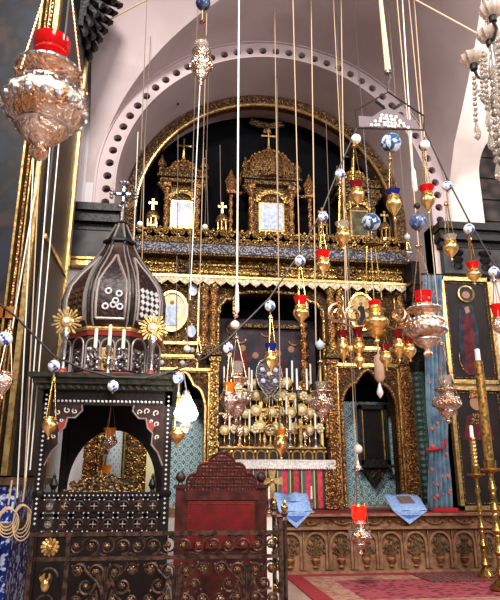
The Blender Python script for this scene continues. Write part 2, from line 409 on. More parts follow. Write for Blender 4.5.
# soffit of the apse arch with side walls
n = 40; A = arc(XC, ZS, 3.05, 0, 180, n)
pts = [(4.85, 0)] + A + [(-1.25, 0)]
vs = [(x, y, z) for y in (10.3, 12.45) for x, z in pts]; L0 = len(pts)
m = MB(); m.add(vs, [(i, i + L0, i + 1 + L0, i + 1) for i in range(L0 - 1)]); struct(m.build('ceiling', PLASTER))
# arch face with a row of acoustic jar mouths
m = MB(); NH = 37; r0, r1, rc, rh = 3.05, 3.40, 3.215, .078; k = 16; yF, yB = 10.26, 10.42; LEG = 2
def ringpt(rr, q):      # q runs along the arch; beyond its ends the band goes straight down
    if q < 0: return (XC + rr, ZS + q * .27)
    if q > NH: return (XC - rr, ZS - (q - NH) * .27)
    return (XC + rr * math.cos(PI * q / NH), ZS + rr * math.sin(PI * q / NH))
for h in range(-LEG, NH + LEG):
    cx, cz = ringpt(rc, h + .5)
    bnd = [];
    for q in range(k):
        t = q / k * 4; s = int(t); u = t - s
        if s == 0: bnd.append(ringpt(r0 + (r1 - r0) * u, h))
        elif s == 1: bnd.append(ringpt(r1, h + u))
        elif s == 2: bnd.append(ringpt(r1 - (r1 - r0) * u, h + 1))
        else: bnd.append(ringpt(r0, h + 1 - u))
    hol = []
    for (bx, bz) in bnd:
        an = math.atan2(bz - cz, bx - cx); hol.append((cx + rh * math.cos(an), cz + rh * math.sin(an)))
    vs = [(x, yF, z) for x, z in bnd] + [(x, yF, z) for x, z in hol] + [(x, yB, z) for x, z in hol]
    fs = []
    for q in range(k):
        j = (q + 1) % k; fs += [(q, j, k + j, k + q), (k + q, k + j, 2 * k + j, 2 * k + q)]
    m.add(vs, fs)
QS = [-LEG] + [NH * i / 60 for i in range(61)] + [NH + LEG]
m.strip([ringpt(3.40, q) for q in QS], [ringpt(3.44, q) for q in QS], 10.21, 10.3)
m.strip([ringpt(3.05, q) for q in QS], [ringpt(3.075, q) for q in QS], 10.235, 10.3)
aw = struct(m.build('wall_arch', PLASTER))
m = MB(); m.strip([ringpt(3.06, q) for q in QS], [ringpt(3.39, q) for q in QS], 10.40, 10.44); struct(m.build('hole_shade_band', HOLE))  # dark band behind the jar mouths, shade of the holes put in its colour
# vault over the choir: a barrel running forward, cut by the transept barrel on the left and an arch on the right
n = 36; YC, RY = 8.2, 2.1
barrel = []; fs = []; vs = []
NS = 10
def yright(t):
    d = math.degrees(t); tab = [(0, 10.3), (8, 10.0), (15, 9.55), (22, 8.8), (30, 7.85), (45, 6.2), (60, 5.0), (90, 4.0)]
    for (a, ya), (b, yb) in zip(tab, tab[1:]):
        if d <= b: return ya + (yb - ya) * (d - a) / (b - a)
for i in range(n + 1):
    t = PI * i / n
    x, z = XC + 3.42 * math.cos(t), ZS + 3.42 * math.sin(t)
    if t <= PI / 2: ye = yright(t)
    else: ye = YC + RY * abs(math.cos(t)) if t > R_(100) else YC + RY * abs(math.cos(R_(100))) - (R_(100) - t) / R_(10) * 3.4
    for j in range(NS + 1): vs.append((x, 10.3 + (ye - 10.3) * j / NS, z))
for i in range(n):
    for j in range(NS):
        a = i * (NS + 1) + j; b = a + NS + 1; fs.append((a, b, b + 1, a + 1))
m = MB(); m.add(vs, fs); struct(m.build('ceiling_vault', PLASTER))
vs = []; fs = []; cnt = 0
for i in range(n + 1):
    t = PI / 2 + (PI / 2) * i / n
    if t < R_(100): continue
    x, z = XC + 3.42 * math.cos(t), ZS + 3.42 * math.sin(t); ye = YC + RY * abs(math.cos(t))
    vs += [(x, ye, z), (-1.80, ye, z)]; cnt += 1
for i in range(cnt - 1): fs.append((2 * i, 2 * i + 1, 2 * i + 3, 2 * i + 2))
m = MB(); m.add(vs, fs); struct(m.build('ceiling_transept', PLASTER))
# walls either side of the arch
m = MB(); m.box(-3.2, -1.25, 10.3, 10.7, 0, 6.1); m.box(-3.2, -1.66, 10.3, 10.7, 6.1, 12)
m.box(-1.98, -1.90, 10.22, 10.3, 6.14, 12); m.box(-1.85, -1.80, 10.26, 10.3, 6.14, 12)
struct(m.build('wall_left', PLASTW))
# right wall with an arched window opening
wx, wr, wz = 7.08, 1.12, 7.3
m = MB()
poly = [(4.85, 0), (9.5, 0), (9.5, 14), (4.85, 14)]
op = [(wx + wr, 6.2)] + arc(wx, wz, wr, 0, 180, 20, 1.15) + [(wx - wr, 6.2)]
# build the wall as three solid pieces around the opening
m.box(4.85, 9.5, 10.3, 10.7, 0, 6.2); m.box(5.2, wx - wr, 10.3, 10.7, 6.2, 14); m.box(wx + wr, 9.5, 10.3, 10.7, 6.2, 14)
WA = arc(wx, wz, wr, 0, 180, 20, 1.15); m.strip(WA, [(x, 14) for x, z in WA], 10.3, 10.7)
struct(m.build('wall_right', mat('cream wall plaster', (216, 202, 194), .85, 0, (200, 186, 178), 'noise', 1.5, .35, .7, .05, spec=.2)))
DST2 = mat('dark rough masonry', (70, 58, 54), .85, 0, (30, 26, 26), 'voronoi', 3.2, .2, .6, .6)
m = MB(); m.box(wx - wr - .1, wx + wr + .1, 10.85, 10.95, 6.0, 9.2)
for zz in (6.6, 7.1, 7.6, 8.1): m.box(wx - wr, wx + wr, 10.8, 10.86, zz, zz + .02)
struct(m.build('window_1', DST2))

# dark impost cornices over the two piers
def impost(x0, x1, name, label, panel):
    t = thing(name, label, 'cornice', ((x0 + x1) / 2, 10.2, 5.2))
    m = MB(); rd = random.Random(3)
    for i, (d, za, zb) in enumerate([(.34, 6.0, 6.14), (.26, 5.9, 6.0), (.30, 5.8, 5.9), (.18, 5.68, 5.8)]):
        m.box(x0 - d * .3, x1 + d * .3, 10.3 - d, 10.32, za, zb)
    m.build('moulding', BLACKW, t)
    m = MB(); q = 0
    nn = 3
    for i in range(nn):
        cx = x0 + (i + .5) * (x1 - x0) / nn
        m.cut()
        for s in range(3):
            m.lathe(cx, 10.2, [(.13 - .02 * s, 5.62 - .13 * s), (.16 - .02 * s, 5.57 - .13 * s), (.10, 5.50 - .13 * s)], 8)
    if not panel: m.build_each('corbel', BLACKW, t)
    m = MB(); m.box(x0, x1, 10.14, 10.3, 5.16, 5.68); m.build('panel', DSTONE, t)
    return t
impost(-1.95, -1.2, 'impost_cornice', 'black stepped cornice on the pier behind the onion dome, left of the altar arch', True)
impost(4.95, 6.6, 'impost_cornice', 'black corbelled cornice above the framed painting of the praying woman', False)
m = MB(); m.box(-1.9, -1.25, 10.08, 10.3, 5.0, 5.08); m.box(-1.9, -1.25, 10.1, 10.3, 5.12, 5.16)
tag(m.build('gilt_rail', GOLDB), 'thin double gilt rail on the pier behind the onion dome', 'rail')
m = MB(); m.box(-1.235, -.93, 11.3, 11.6, 5.95, 6.75)
carve(m, -1.23, -.95, 5.97, 6.7, 11.29, .12, 3); tag(m.build('gilt_plaque', GOLDD), 'small carved gilt panel beside the cross of the onion dome', 'plaque')

# near left pier
PX, PY0, PY1 = -1.76, 7.3, 9.0
m = MB(); m.box(-4.2, PX, PY0, PY1, 0, 12); struct(m.build('wall_pier', DVOID))
m = MB(); m.box(-4.2, PX + .015, PY0 - .02, PY0, 0, 1.36); m.box(PX, PX + .015, PY0, PY1, 0, 1.36); struct(m.build('trim_3', TILEB))
m = MB(); m.box(-4.2, PX + .06, PY0 - .08, PY1, .88, .96); m.box(-4.2, PX + .08, PY0 - .1, PY1 + .05, 1.36, 1.44); struct(m.build('trim_4', mat('brown marble moulding', (112, 84, 66), .4, 0, (84, 60, 50), 'noise', 8, .4, .6)))
m = MB(); m.lathe(-1.98, 7.1, [(.24, 0), (.24, .12), (.2, .2), (.18, .62), (.2, .8), (.17, .86)], 12)
tag(m.build('tiled_pedestal', TILEB), 'round pedestal of blue and white floral tile at the foot of the left pier', 'pedestal')

# ================================================================== LARGE STRUCTURE: platform
t = thing('platform', 'raised stone platform carrying the altar, its front carved with arched vase panels', 'platform', (2, 11, 0))
m = MB(); m.box(-1.6, 7.0, 10.06, 10.29, 0, .88); m.box(-1.24, 4.84, 10.29, 12.33, 0, .9); m.build('body', STONEP, t)
m = MB(); m.box(-1.6, 7.0, 9.96, 10.1, .66, .70); m.box(-1.6, 7.0, 9.94, 10.29, .86, .90); m.box(-1.6, 7.0, 9.98, 10.1, 0, .05); m.build('moulding', STONEP, t)
m = MB()
for i in range(26):
    cx = -.9 + i * .26
    m.tube([(cx + .1 * math.cos(a), 10.03, .78 + .05 * math.sin(a) * (1 if i % 2 else -1)) for a in [PI * q / 6 for q in range(7)]], .014, 4)
    m.ball((cx, 10.04, .78), .028, 6, 4, 1)
    m.obox((cx + .13, 10.04, .78), (.07, .03, .03), (0, .6, 0))
m.build('scroll_frieze', STONEC, t)
for i in range(15):
    x0 = .02 + i * .412; cx = x0 + .2
    m = MB()
    out = [(cx + .19, .07), (cx + .19, .44)] + arc(cx, .44, .19, 0, 180, 10)[1:-1] + [(cx - .19, .44), (cx - .19, .07)]
    inn = [(cx + .155, .07), (cx + .155, .44)] + arc(cx, .44, .155, 0, 180, 10)[1:-1] + [(cx - .155, .44), (cx - .155, .07)]
    m.strip(out, inn, 10.0, 10.06)
    m.box(cx - .206, cx - .19, 10.01, 10.06, .06, .64)
    p = m.build('arched_panel', STONEP, t)
    m = MB(); m.lathe(cx, 10.05, [(.035, .09), (.05, .10), (.025, .13), (.06, .17), (.075, .21), (.06, .24), (.07, .26)], 10)
    m.build('vase', STONEC, p)
    m = MB(); rd = random.Random(i)
    for q in range(11):
        a = R_(15 + 150 * q / 10); ln = .16 + .12 * rd.random() + (.06 if 3 < q < 7 else 0)
        ex, ez = cx + ln * math.cos(a) * .62, .27 + ln * math.sin(a)
        m.tube([(cx, 10.05, .26), ((cx + ex) / 2 + .02 * rd.uniform(-1, 1), 10.045, (.26 + ez) / 2), (ex, 10.05, ez)], [.008, .014, .005], 4)
        m.ball((ex, 10.045, ez), .022 + .012 * rd.random(), 6, 4)
        m.obox(((cx + ex) / 2, 10.05, (.27 + ez) / 2), (.055, .02, .03), (0, a + .5, 0))
    m.build('bouquet', STONEG, p)
m = MB(); m.box(.2, 4.83, 9.97, 11.1, .9, .915)
tag(m.build('platform_runner', REDRUG), 'dark red carpet runner along the top of the altar platform', 'carpet')

t = thing('marble_steps', 'white marble steps up to the altar platform behind the bishop chair', 'steps', (.7, 9.5, 0))
for i in range(4):
    m = MB(); m.box(-.5, 1.60, 9.94 - .24 * (4 - i), 9.94, .215 * i + .0, .215 * (i + 1)); m.build('step', mat('white marble step %d' % i, (226, 214, 208), .3, 0, (204, 188, 182), 'noise', 3, .4, .7), t)
# carpets on the floor
m = MB(); m.box(1.75, 5.4, 7.2, 9.94, .0, .018)
tag(m.build('carpet', rug_mat('red persian rug', 3.65, 2.74, (164, 122, 100), (104, 14, 36), (150, 62, 72), (140, 26, 38), (140, 86, 74))), 'red patterned carpet with beige border before the platform', 'carpet')
m = MB(); m.box(3.7, 6.4, 8.95, 9.75, .019, .034)
tag(m.build('rug', mat('black and cream chequered rug', (52, 36, 36), .95, 0, (178, 140, 112), 'wave', 3.4, .45, .55, c3=(120, 40, 44))), 'dark rug with cream diamond pattern under the brass candlesticks', 'rug')

# ================================================================== ALTAR SCREEN
Y0 = 11.5
S = thing('altar_screen', 'towering carved and gilded altar screen with columns, arches and oval icons under the vault', 'altar screen', (1.85, 11.6, .9))
xL, xR = -.92, 4.62
# great painted arch
m = MB(); m.strip([(XC + 3.03, 6.3)] + arc(XC, ZS, 3.03, 0, 180, 60) + [(XC - 3.03, 6.3)], [(XC + 2.78, 6.3)] + arc(XC, ZS, 2.78, 0, 180, 60) + [(XC - 2.78, 6.3)], 11.5, 11.7); AR = m.build('arch_band', ARCHG, S)
m = MB(); m.tube([(x, 11.48, z) for x, z in [(XC + 2.77, 6.3)] + arc(XC, ZS, 2.77, 0, 180, 60) + [(XC - 2.77, 6.3)]], .03, 6); m.build('arch_bead', GOLDB, AR)
m = MB()
for i in range(46):
    a = PI * (i + .5) / 46; cx, cz = XC + 2.9 * math.cos(a), ZS + 2.9 * math.sin(a)
    if i % 2: m.ball((cx, 11.5, cz), .05, 6, 4)
    else:
        m.tube([(x, 11.49, z) for x, z in spiral(cx, cz, .085, a, 1.2, 8)], .018, 4)
m.strip(arc(XC, ZS, 2.92, 0, 180, 60), arc(XC, ZS, 2.88, 0, 180, 60), 11.485, 11.5)
m.build('arch_scrolls', GOLDD, AR)
# gallery frieze with openwork
m = MB(); m.box(xL, xR, 11.45, 11.9, 6.0, 6.32); m.build('gallery_ground', GROUND, S)
m = MB(); carve(m, xL, xR, 6.03, 6.35, 11.425, .17, 2, .05)
for x in [xL + i * .12 for i in range(int((xR - xL) / .12) + 1)]: m.ball((x, 11.43, 6.36), .035, 6, 4)
m.build('gallery_carving', GOLD, S)
m = MB(); m.box(xL - .1, xR + .1, 11.2, 11.9, 5.96, 6.02); m.box(xL - .06, xR + .06, 11.24, 11.6, 5.72, 5.76); m.build('gallery_shelf', GOLDD, S)
m = MB(); m.box(xL - .08, xR + .08, 11.22, 11.6, 5.76, 5.96); m.build('brocade_band', BLUEBAND, S)
# stepped cornice
m = MB(); m.box(xL, xR, 11.52, 11.9, 5.2, 5.72); m.build('cornice_ground', GROUND, S)
m = MB(); m.box(xL, xR, 11.42, 11.6, 5.56, 5.60); m.box(xL, xR, 11.38, 11.6, 5.40, 5.44); m.box(xL, xR, 11.32, 11.6, 5.27, 5.31)
carve(m, xL, xR, 5.60, 5.72, 11.5, .12, 4, .04); carve(m, xL, xR, 5.445, 5.555, 11.46, .11, 6, .04); carve(m, xL, xR, 5.315, 5.40, 11.42, .085, 8, .04)
beads(m, xL, xR, 11.40, 5.58, .022, .07); m.build('cornice', GOLD, S)
for bx in (.15, 1.8, 3.4):
    m = MB(); m.ball((bx, 11.38, 5.52), .09, 8, 6); 
    for q in (-1, 1):
        m.tube([(x, 11.37, z) for x, z in spiral(bx + q * .17, 5.54, .1, PI / 2, q * 1.3, 10)], .025, 5)
        m.tube([(bx, 11.37, 5.45), (bx + q * .1, 11.36, 5.38), (bx + q * .22, 11.37, 5.44)], [.04, .03, .01], 5)
    m.build('cherub_boss', GOLDD, S)
# lace valance with scallops
m = MB(); poly = [(xR + .02, 5.30)]
ns = 24; wv = (xR - xL + .04) / ns
low = []
for i in range(ns):
    for a in range(0, 7): low.append((xL - .02 + i * wv + wv * (a / 6), 5.2 - .075 * math.sin(PI * a / 6)))
m.prism([(xL - .02, 5.28)] + low + [(xR + .02, 5.28)], 11.29, 11.305)
for i in range(ns): m.ball((xL - .02 + (i + .5) * wv, 11.29, 5.115), .016, 6, 4)
m.build('lace_valance', LACEG, S)
m = MB(); m.box(xL - .02, xR + .02, 11.27, 11.33, 5.265, 5.31); m.build('valance_rail', GOLDB, S)
# main body as a solid wall with three openings
def body(x0, x1, openings, z0, z1, y0, y1):
    mb = MB(); xs = x0
    for (a, b, pts, zt) in openings:
        mb.box(xs, a, y0, y1, z0, z1)
        mb.strip(pts, [(x, z1) for x, z in pts], y0, y1)
        if zt > z0: pass
        xs = b
    mb.box(xs, x1, y0, y1, z0, z1)
    return mb
def lobed(a, b, zt, rise, lob=5, d=.12):
    cx = (a + b) / 2; hw = (b - a) / 2; pts = []
    N_ = 30
    for i in range(N_ + 1):
        t = PI * i / N_
        s = 1 - d * abs(math.cos(lob * t / 1.0)) if 0 < i < N_ else 1
        pts.append((cx + hw * math.cos(t) * (s if 0 < i < N_ else 1), zt + rise * math.sin(t) * s))
    return pts
def trefoil(a, b, zt, rise):
    cx = (a + b) / 2; hw = (b - a) / 2; pts = []
    for x0, x1, z0, z1, bul in ((1, .45, 0, .62, .16), (.45, -.45, .62, .62, .42), (-.45, -1, .62, 0, .16)):
        for i in range(9):
            u = i / 8; nx, nz = (z0 - z1), (x0 - x1)
            q = math.sin(PI * u) * bul
            pts.append((cx + hw * (x0 + (x1 - x0) * u + (-(z1 - z0)) * -q * .8), zt + rise * (z0 + (z1 - z0) * u + q * (.9 if x0 * x1 < 0 else .75))))
    return pts
lp = trefoil(-.28, .56, 2.75, .66); rp = trefoil(3.22, 4.34, 2.85, .68)
npts = [(2.92, 4.72), (2.84, 4.82), (2.78, 4.9), (2.62, 4.93), (2.55, 5.03), (2.3, 5.08), (1.85, 5.1), (1.4, 5.08), (1.15, 5.03), (1.08, 4.93), (.92, 4.9), (.86, 4.82), (.78, 4.72)]
m = body(xL, xR, [(-.28, .56, lp, 2.75), (.78, 2.92, npts, 4.72), (3.22, 4.34, rp, 2.85)], .9, 5.2, 11.56, 11.9)
m.build('screen_body', GROUND, S)
# recess lining of the centre niche
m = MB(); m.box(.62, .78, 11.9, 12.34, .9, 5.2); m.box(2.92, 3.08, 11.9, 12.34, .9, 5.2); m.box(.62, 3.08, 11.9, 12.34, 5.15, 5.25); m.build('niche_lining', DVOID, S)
# carved field panels
def panel(name, x0, x1, z0, z1, cell, seed, mt=GOLD, inside=None, y=11.55, frame=True):
    mb = MB(); carve(mb, x0 + .03, x1 - .03, z0 + .03, z1 - .03, y, cell, seed, .05, inside)
    if inside:
        mb.box(x0 + .01, x1 - .01, y + .02, y + .04, z1 - .06, z1 - .01); mb.box(x0 + .01, x0 + .05, y + .02, y + .04, z0, z1 - .02); mb.box(x1 - .05, x1 - .01, y + .02, y + .04, z0, z1 - .02)
    p = mb.build(name, mt, S)
    if frame:
        mb = MB()
        for a, b, c, d in ((x0, x1, z0, z0 + .03), (x0, x1, z1 - .03, z1), (x0, x0 + .03, z0, z1), (x1 - .03, x1, z0, z1)): mb.box(a, b, y - .04, y + .02, c, d)
        mb.build('panel_frame', GOLDB, p)
    return p
def outside(pts, zt, a, b):
    cx = (a + b) / 2; hw = (b - a) / 2 + .07
    return lambda x, z: not (abs(x - cx) < hw and (z < zt or ((x - cx) / hw) ** 2 + ((z - zt) / .70) ** 2 < 1))
panel('carved_panel', xL, .40, 3.98, 5.18, .13, 11, inside=lambda x, z: ((x + .14) / .34) ** 2 + ((z - 4.6) / .44) ** 2 > 1)
panel('carved_panel', xL, .40, 3.72, 3.96, .11, 12); panel('carved_panel', xL, .40, 3.46, 3.70, .11, 13)
panel('carved_panel', -.34, .64, .95, 3.44, .13, 14, inside=outside(lp, 2.75, -.28, .56))
panel('carved_panel', -.92, -.36, .95, 3.44, .13, 15)
panel('carved_panel', 3.32, 4.46, 3.98, 5.18, .13, 16, GOLDD, inside=lambda x, z: ((x - 3.7) / .3) ** 2 + ((z - 4.72) / .42) ** 2 > 1)
panel('carved_panel', 3.32, 4.46, 3.62, 3.94, .12, 17, GOLDR)
panel('carved_panel', 3.14, 4.42, .95, 3.60, .12, 18, GOLDR, inside=outside(rp, 2.85, 3.22, 4.34))
panel('carved_panel', .78, 1.12, 4.62, 5.18, .12, 19, inside=lambda x, z: z > 4.8 + .9 * (x - .78), frame=False); panel('carved_panel', 2.58, 2.92, 4.62, 5.18, .12, 20, GOLDR, inside=lambda x, z: z > 4.8 + .9 * (2.92 - x), frame=False)
# arch edge mouldings
for pts, zb in ((lp, 2.75), (rp, 2.85)):
    m = MB(); m.tube([(pts[0][0], 11.52, .95)] + [(x, 11.52, z) for x, z in pts] + [(pts[-1][0], 11.52, .95)], .035, 6); m.build('arch_moulding', GOLDB if zb < 2.8 else GOLDR, S)
m = MB(); m.tube([(2.92, 11.54, 2.2)] + [(x, 11.54, z) for x, z in npts] + [(.78, 11.54, 2.2)], .03, 6); m.build('niche_moulding', GOLD, S)
# columns
def column(x, z0, z1, r, mt, capm, tw=3.0):
    mb = MB(); twisted(mb, x, 11.45, z0 + .12, z1 - .14, r, tw, .16)
    c = mb.build('column', mt, S)
    mb = MB(); mb.lathe(x, 11.45, [(r * 1.5, z1 - .0), (r * 1.6, z1 - .05), (r * 1.1, z1 - .14), (r * .9, z1 - .17)][::-1], 8, rot=PI / 8)
    for q in range(6):
        a = PI + PI * q / 5; mb.ball((x + r * 1.25 * math.cos(a), 11.45 + r * 1.25 * math.sin(a), z1 - .1), r * .3, 5, 4)
    mb.build('capital', capm, c)
    mb = MB(); mb.lathe(x, 11.45, [(r * 1.6, z0), (r * 1.6, z0 + .06), (r * 1.2, z0 + .09), (r * 1.0, z0 + .13)], 8, rot=PI / 8)
    mb.build('column_base', capm, c)
for x in (.50, .68): column(x, 3.9, 5.2, .075, GOLDR, GOLD, 3.5)
for x in (3.06, 3.24): column(x, 3.9, 5.2, .075, GOLDR, GOLD, 3.5)
column(4.54, 3.7, 5.2, .075, GOLDR, GOLDD, 3.5)
for x0, x1, mt in ((.64, .80, GOLD), (2.94, 3.12, GOLDR), (4.42, 4.64, GOLDR)):
    m = MB(); m.box(x0, x1, 11.40, 11.56, .92, 3.62); carve(m, x0 + .02, x1 - .02, 1.0, 3.55, 11.39, .15, 30, .05)
    m.box(x0 - .03, x1 + .03, 11.36, 11.56, 3.62, 3.70); m.box(x0 - .03, x1 + .03, 11.36, 11.56, .9, 1.0); m.box(x0 - .02, x1 + .02, 11.37, 11.56, 2.02, 2.10)
    m.build('pilaster', mt, S)
m = MB(); m.box(.42, .84, 11.30, 11.56, 3.72, 3.78); m.box(.44, .82, 11.33, 11.56, 3.78, 3.9); m.cut(); m.box(2.90, 3.36, 11.30, 11.56, 3.72, 3.78); m.box(2.92, 3.34, 11.33, 11.56, 3.78, 3.9); m.cut(); m.box(4.4, 4.66, 11.32, 11.56, 3.64, 3.72)
m.build_each('impost_block', GOLDD, S)
m = MB(); m.box(xL, .42, 11.46, 11.56, 3.94, 3.98); m.cut(); m.box(xL, .42, 11.46, 11.56, 3.69, 3.73); m.cut(); m.box(xL, .64, 11.44, 11.56, 3.43, 3.48); m.cut(); m.box(3.3, 4.46, 11.46, 11.56, 3.93, 3.99); m.cut(); m.box(3.14, 4.46, 11.46, 11.56, 3.59, 3.65)
m.build_each('string_course', GOLDB, S)
for (bx, bz) in ((.1, 3.58), (.28, 3.84), (-.3, 3.58)):
    m = MB(); m.ball((bx, 11.5, bz), .055, 8, 6); m.build('rosette', PEARL, S)
# oval icons
def oval(x, z, a, b, ground, fig, wings=True):
    mb = MB(); mb.strip([(x + (a + .05) * math.cos(q), z + (b + .05) * math.sin(q)) for q in [2 * PI * i / 28 for i in range(28)]], [(x + a * math.cos(q), z + b * math.sin(q)) for q in [2 * PI * i / 28 for i in range(28)]], 11.42, 11.56, True)
    fr = mb.build('icon_frame', GOLDB, S)
    mb = MB(); mb.prism([(x + a * math.cos(q), z + b * math.sin(q)) for q in [2 * PI * i / 28 for i in range(28)]], 11.46, 11.5); mb.build('icon_ground', ground, fr)
    mb = MB()
    mb.prism([(x - a * .42, z - b * .78), (x + a * .42, z - b * .78), (x + a * .34, z - b * .2), (x + a * .26, z + b * .28), (x, z + b * .36), (x - a * .26, z + b * .28), (x - a * .34, z - b * .2)], 11.445, 11.462)
    if wings:
        for q in (-1, 1): mb.prism([(x + q * a * .22, z + b * .1), (x + q * a * .62, z + b * .62), (x + q * a * .5, z + b * .05), (x + q * a * .3, z - b * .2)][::q], 11.45, 11.463)
    mb.build('painted_figure', fig, fr)
    mb = MB(); mb.lathe(x, 11.45, [(a * .16, .01), (a * .16, 0), (a * .1, -.01)], 12, axis='y', cz=z + b * .48); mb.build('painted_head', SKIN, fr)
oval(-.14, 4.6, .27, .37, ICONW, ICONB); oval(3.70, 4.72, .24, .36, ICONY, CANVAS, False)
for (x, z) in ((.25, 4.2), (.26, 5.05)):
    m = MB(); m.prism([(x + .09 * math.cos(q), z + .12 * math.sin(q)) for q in [2 * PI * i / 18 for i in range(18)]], 11.44, 11.5); m.build('small_medallion', ICONS, S)
m = MB(); m.prism([(3.45, 4.3), (3.95, 4.3), (3.9, 4.2), (3.5, 4.2)], 11.46, 11.5); m.build('icon_plaque', GROUND, S)

# left end of the screen seen through the throne arch
for cx, mt in ((-1.12, GOLD), ):
    m = MB(); m.box(cx - .1, cx + .1, 11.4, 11.56, .9, 5.2); carve(m, cx - .09, cx + .09, 1.0, 5.1, 11.39, .16, 41, .05); m.build('pilaster', mt, S)

def gcol(px, Y, hw, mt, label):
    p = P(px, 450, Y); m = MB(); m.box(p.x - hw, p.x + hw, Y, Y + .1, .905, 3.4); carve(m, p.x - hw, p.x + hw, .95, 3.35, Y - .01, hw * 1.1, 5, .04); tag(m.build('gilt_pillar', mt), label, 'pillar')
gcol(90, 10.15, .10, GOLDR, 'gilt carved pillar seen left through the throne arch')
gcol(101, 10.17, .055, GOLD, 'narrow gilt pillar seen through the throne arch, left of the white tiled column')
m = MB(); p = P(151, 450, 10.9); m.box(p.x - .07, p.x + .07, 10.9, 11.0, .9, 3.2); tag(m.build('pale_post', mat('pale yellow post paint', (214, 206, 160), .6)), 'pale yellow post at the right inside the throne arch', 'post')

# ================================================================== domed shrines on the gallery
def shrine(label, x, y, zb, hw, ztop, pic, outer, roofz, domer, domeh, cz1, dark=GOLDR):
    t = thing('domed_shrine', label, 'shrine', (x, y, zb))
    m = MB(); m.box(x - hw, x + hw, y, y + .5, zb, roofz)
    m.build('shrine_body', GOLDD, t)
    m = MB()
    for q in (-1, 1):
        twisted(m, x + q * hw * .96, y - .06, zb + .1, roofz - .1, .055, 4, .2)
        m.box(x + q * hw * .96 - .08, x + q * hw * .96 + .08, y - .14, y + .02, zb, zb + .1); m.box(x + q * hw * .96 - .08, x + q * hw * .96 + .08, y - .14, y + .02, roofz - .1, roofz); m.cut()
    m.build_each('column', dark, t)
    if outer:
        for q in (-1, 1):
            m = MB(); twisted(m, x + q * outer, y + .05, zb + .05, roofz - .2, .04, 5, .25); m.box(x + q * outer - .09, x + q * outer + .09, y - .05, y + .15, roofz - .2, roofz - .12)
            m.lathe(x + q * outer, y + .05, [(.09, roofz - .12), (.1, roofz + .05), (.13, roofz + .12), (.05, roofz + .28), (.01, roofz + .42)], 8, mod=(.1, 4)); m.tube([(x + q * hw, y + .05, roofz - .06), (x + q * (hw + outer) / 2, y + .05, roofz - .16), (x + q * outer, y + .05, roofz - .15)], .035, 5)
            m.build('outer_column', dark, t)
    m = MB(); W = hw + .14
    m.box(x - W, x + W, y - .16, y + .55, roofz, roofz + .08); m.box(x - W - .06, x + W + .06, y - .22, y + .6, roofz + .1, roofz + .14); m.box(x - W, x + W, y - .14, y + .5, roofz + .08, roofz + .10)
    carve(m, x - W, x + W, roofz + .14, roofz + .3, y - .2, .13, 7, .04)
    m.build('eave', GOLDD, t)
    for q in (-1, 1):
        m = MB(); xq = x + q * (W - .02); zq = roofz + .14
        m.lathe(xq, y - .12, [(.085, zq), (.10, zq + .04), (.06, zq + .07), (.055, zq + .2), (.09, zq + .23), (.095, zq + .27), (.06, zq + .36), (.02, zq + .44), (.03, zq + .47), (.004, zq + .52)], 10, mod=(.06, 5)); m.build('turret', GOLDD, t)
        m = MB(); m.tube([(x + q * hw, y - .1, roofz - .3), (x + q * (hw + .06), y - .12, roofz - .16), (x + q * (W + .02), y - .16, roofz - .04)], [.03, .05, .07], 6); m.build('eave_bracket', GOLDD, t)
    m = MB(); z0 = roofz + .14; yc = y + .25
    prof = [(domer * .96, z0), (domer, z0 + domeh * .12), (domer * .98, z0 + domeh * .3), (domer * .84, z0 + domeh * .52), (domer * .6, z0 + domeh * .72), (domer * .32, z0 + domeh * .87), (domer * .12, z0 + domeh * .95), (domer * .08, z0 + domeh)]
    m.lathe(x, yc, prof, 32, mod=(.06, 8)); d = m.build('dome', GOLDD, t)
    m = MB()
    for i in range(16):
        a = 2 * PI * i / 16
        m.tube([(x + r * 1.06 * math.cos(a), yc + r * 1.06 * math.sin(a), z) for r, z in prof], .022, 4)
    for rr, zz in ((1.06, .12), (.95, .46), (.66, .72)):
        for i in range(22):
            a = 2 * PI * i / 22; m.ball((x + domer * rr * math.cos(a), yc + domer * rr * math.sin(a), z0 + domeh * zz), .035, 5, 4)
    m.build('dome_ribs', GOLDR if dark is GOLDR else GOLD, d)
    m = MB(); m.ball((x, yc, z0 + domeh + .04), .05, 8, 6); cross(m, x, yc, z0 + domeh + .06, cz1, (cz1 - z0 - domeh) * .62, .025); m.build('cross', GOLDB, t)
    pw, p0, p1, pm, archd = pic
    m = MB(); m.box(x - pw - .04, x + pw + .04, y - .06, y, p0 - .04, p1 + .04); fr = m.build('picture_frame', GOLDB, t)
    m = MB(); m.box(x - pw, x + pw, y - .075, y - .055, p0, p1); pc = m.build('picture', pm, fr)
    m = MB()
    A = arc(x, p1 + .04, pw + .12, 0, 180, 12, .8); B = arc(x, p1 + .04, pw + .02, 0, 180, 12, .8); m.strip(A, B, y - .08, y)
    for i in range(9): aa = PI * (i + .5) / 9; m.ball((x + (pw + .14) * math.cos(aa), y - .05, p1 + .04 + (pw + .14) * .8 * math.sin(aa)), .03, 5, 4)
    m.build('shrine_arch', GOLD, t)
    return t, pc
st, pc = shrine('large domed gilt shrine with twisted columns at the centre of the gallery', 1.92, 11.85, 6.32, .46, 8.7, (.24, 6.58, 7.18, ICONS, 0), .88, 7.62, .62, .95, 9.25)
m = MB()
for i, (dx, h) in enumerate(((-.14, .3), (-.05, .34), (.05, .33), (.13, .3))): m.prism([(1.92 + dx - .035, 6.66), (1.92 + dx + .035, 6.66), (1.92 + dx + .02, 6.66 + h), (1.92 + dx - .02, 6.66 + h)], 11.768, 11.776)
m.build('painted_figures', ICONB, pc)
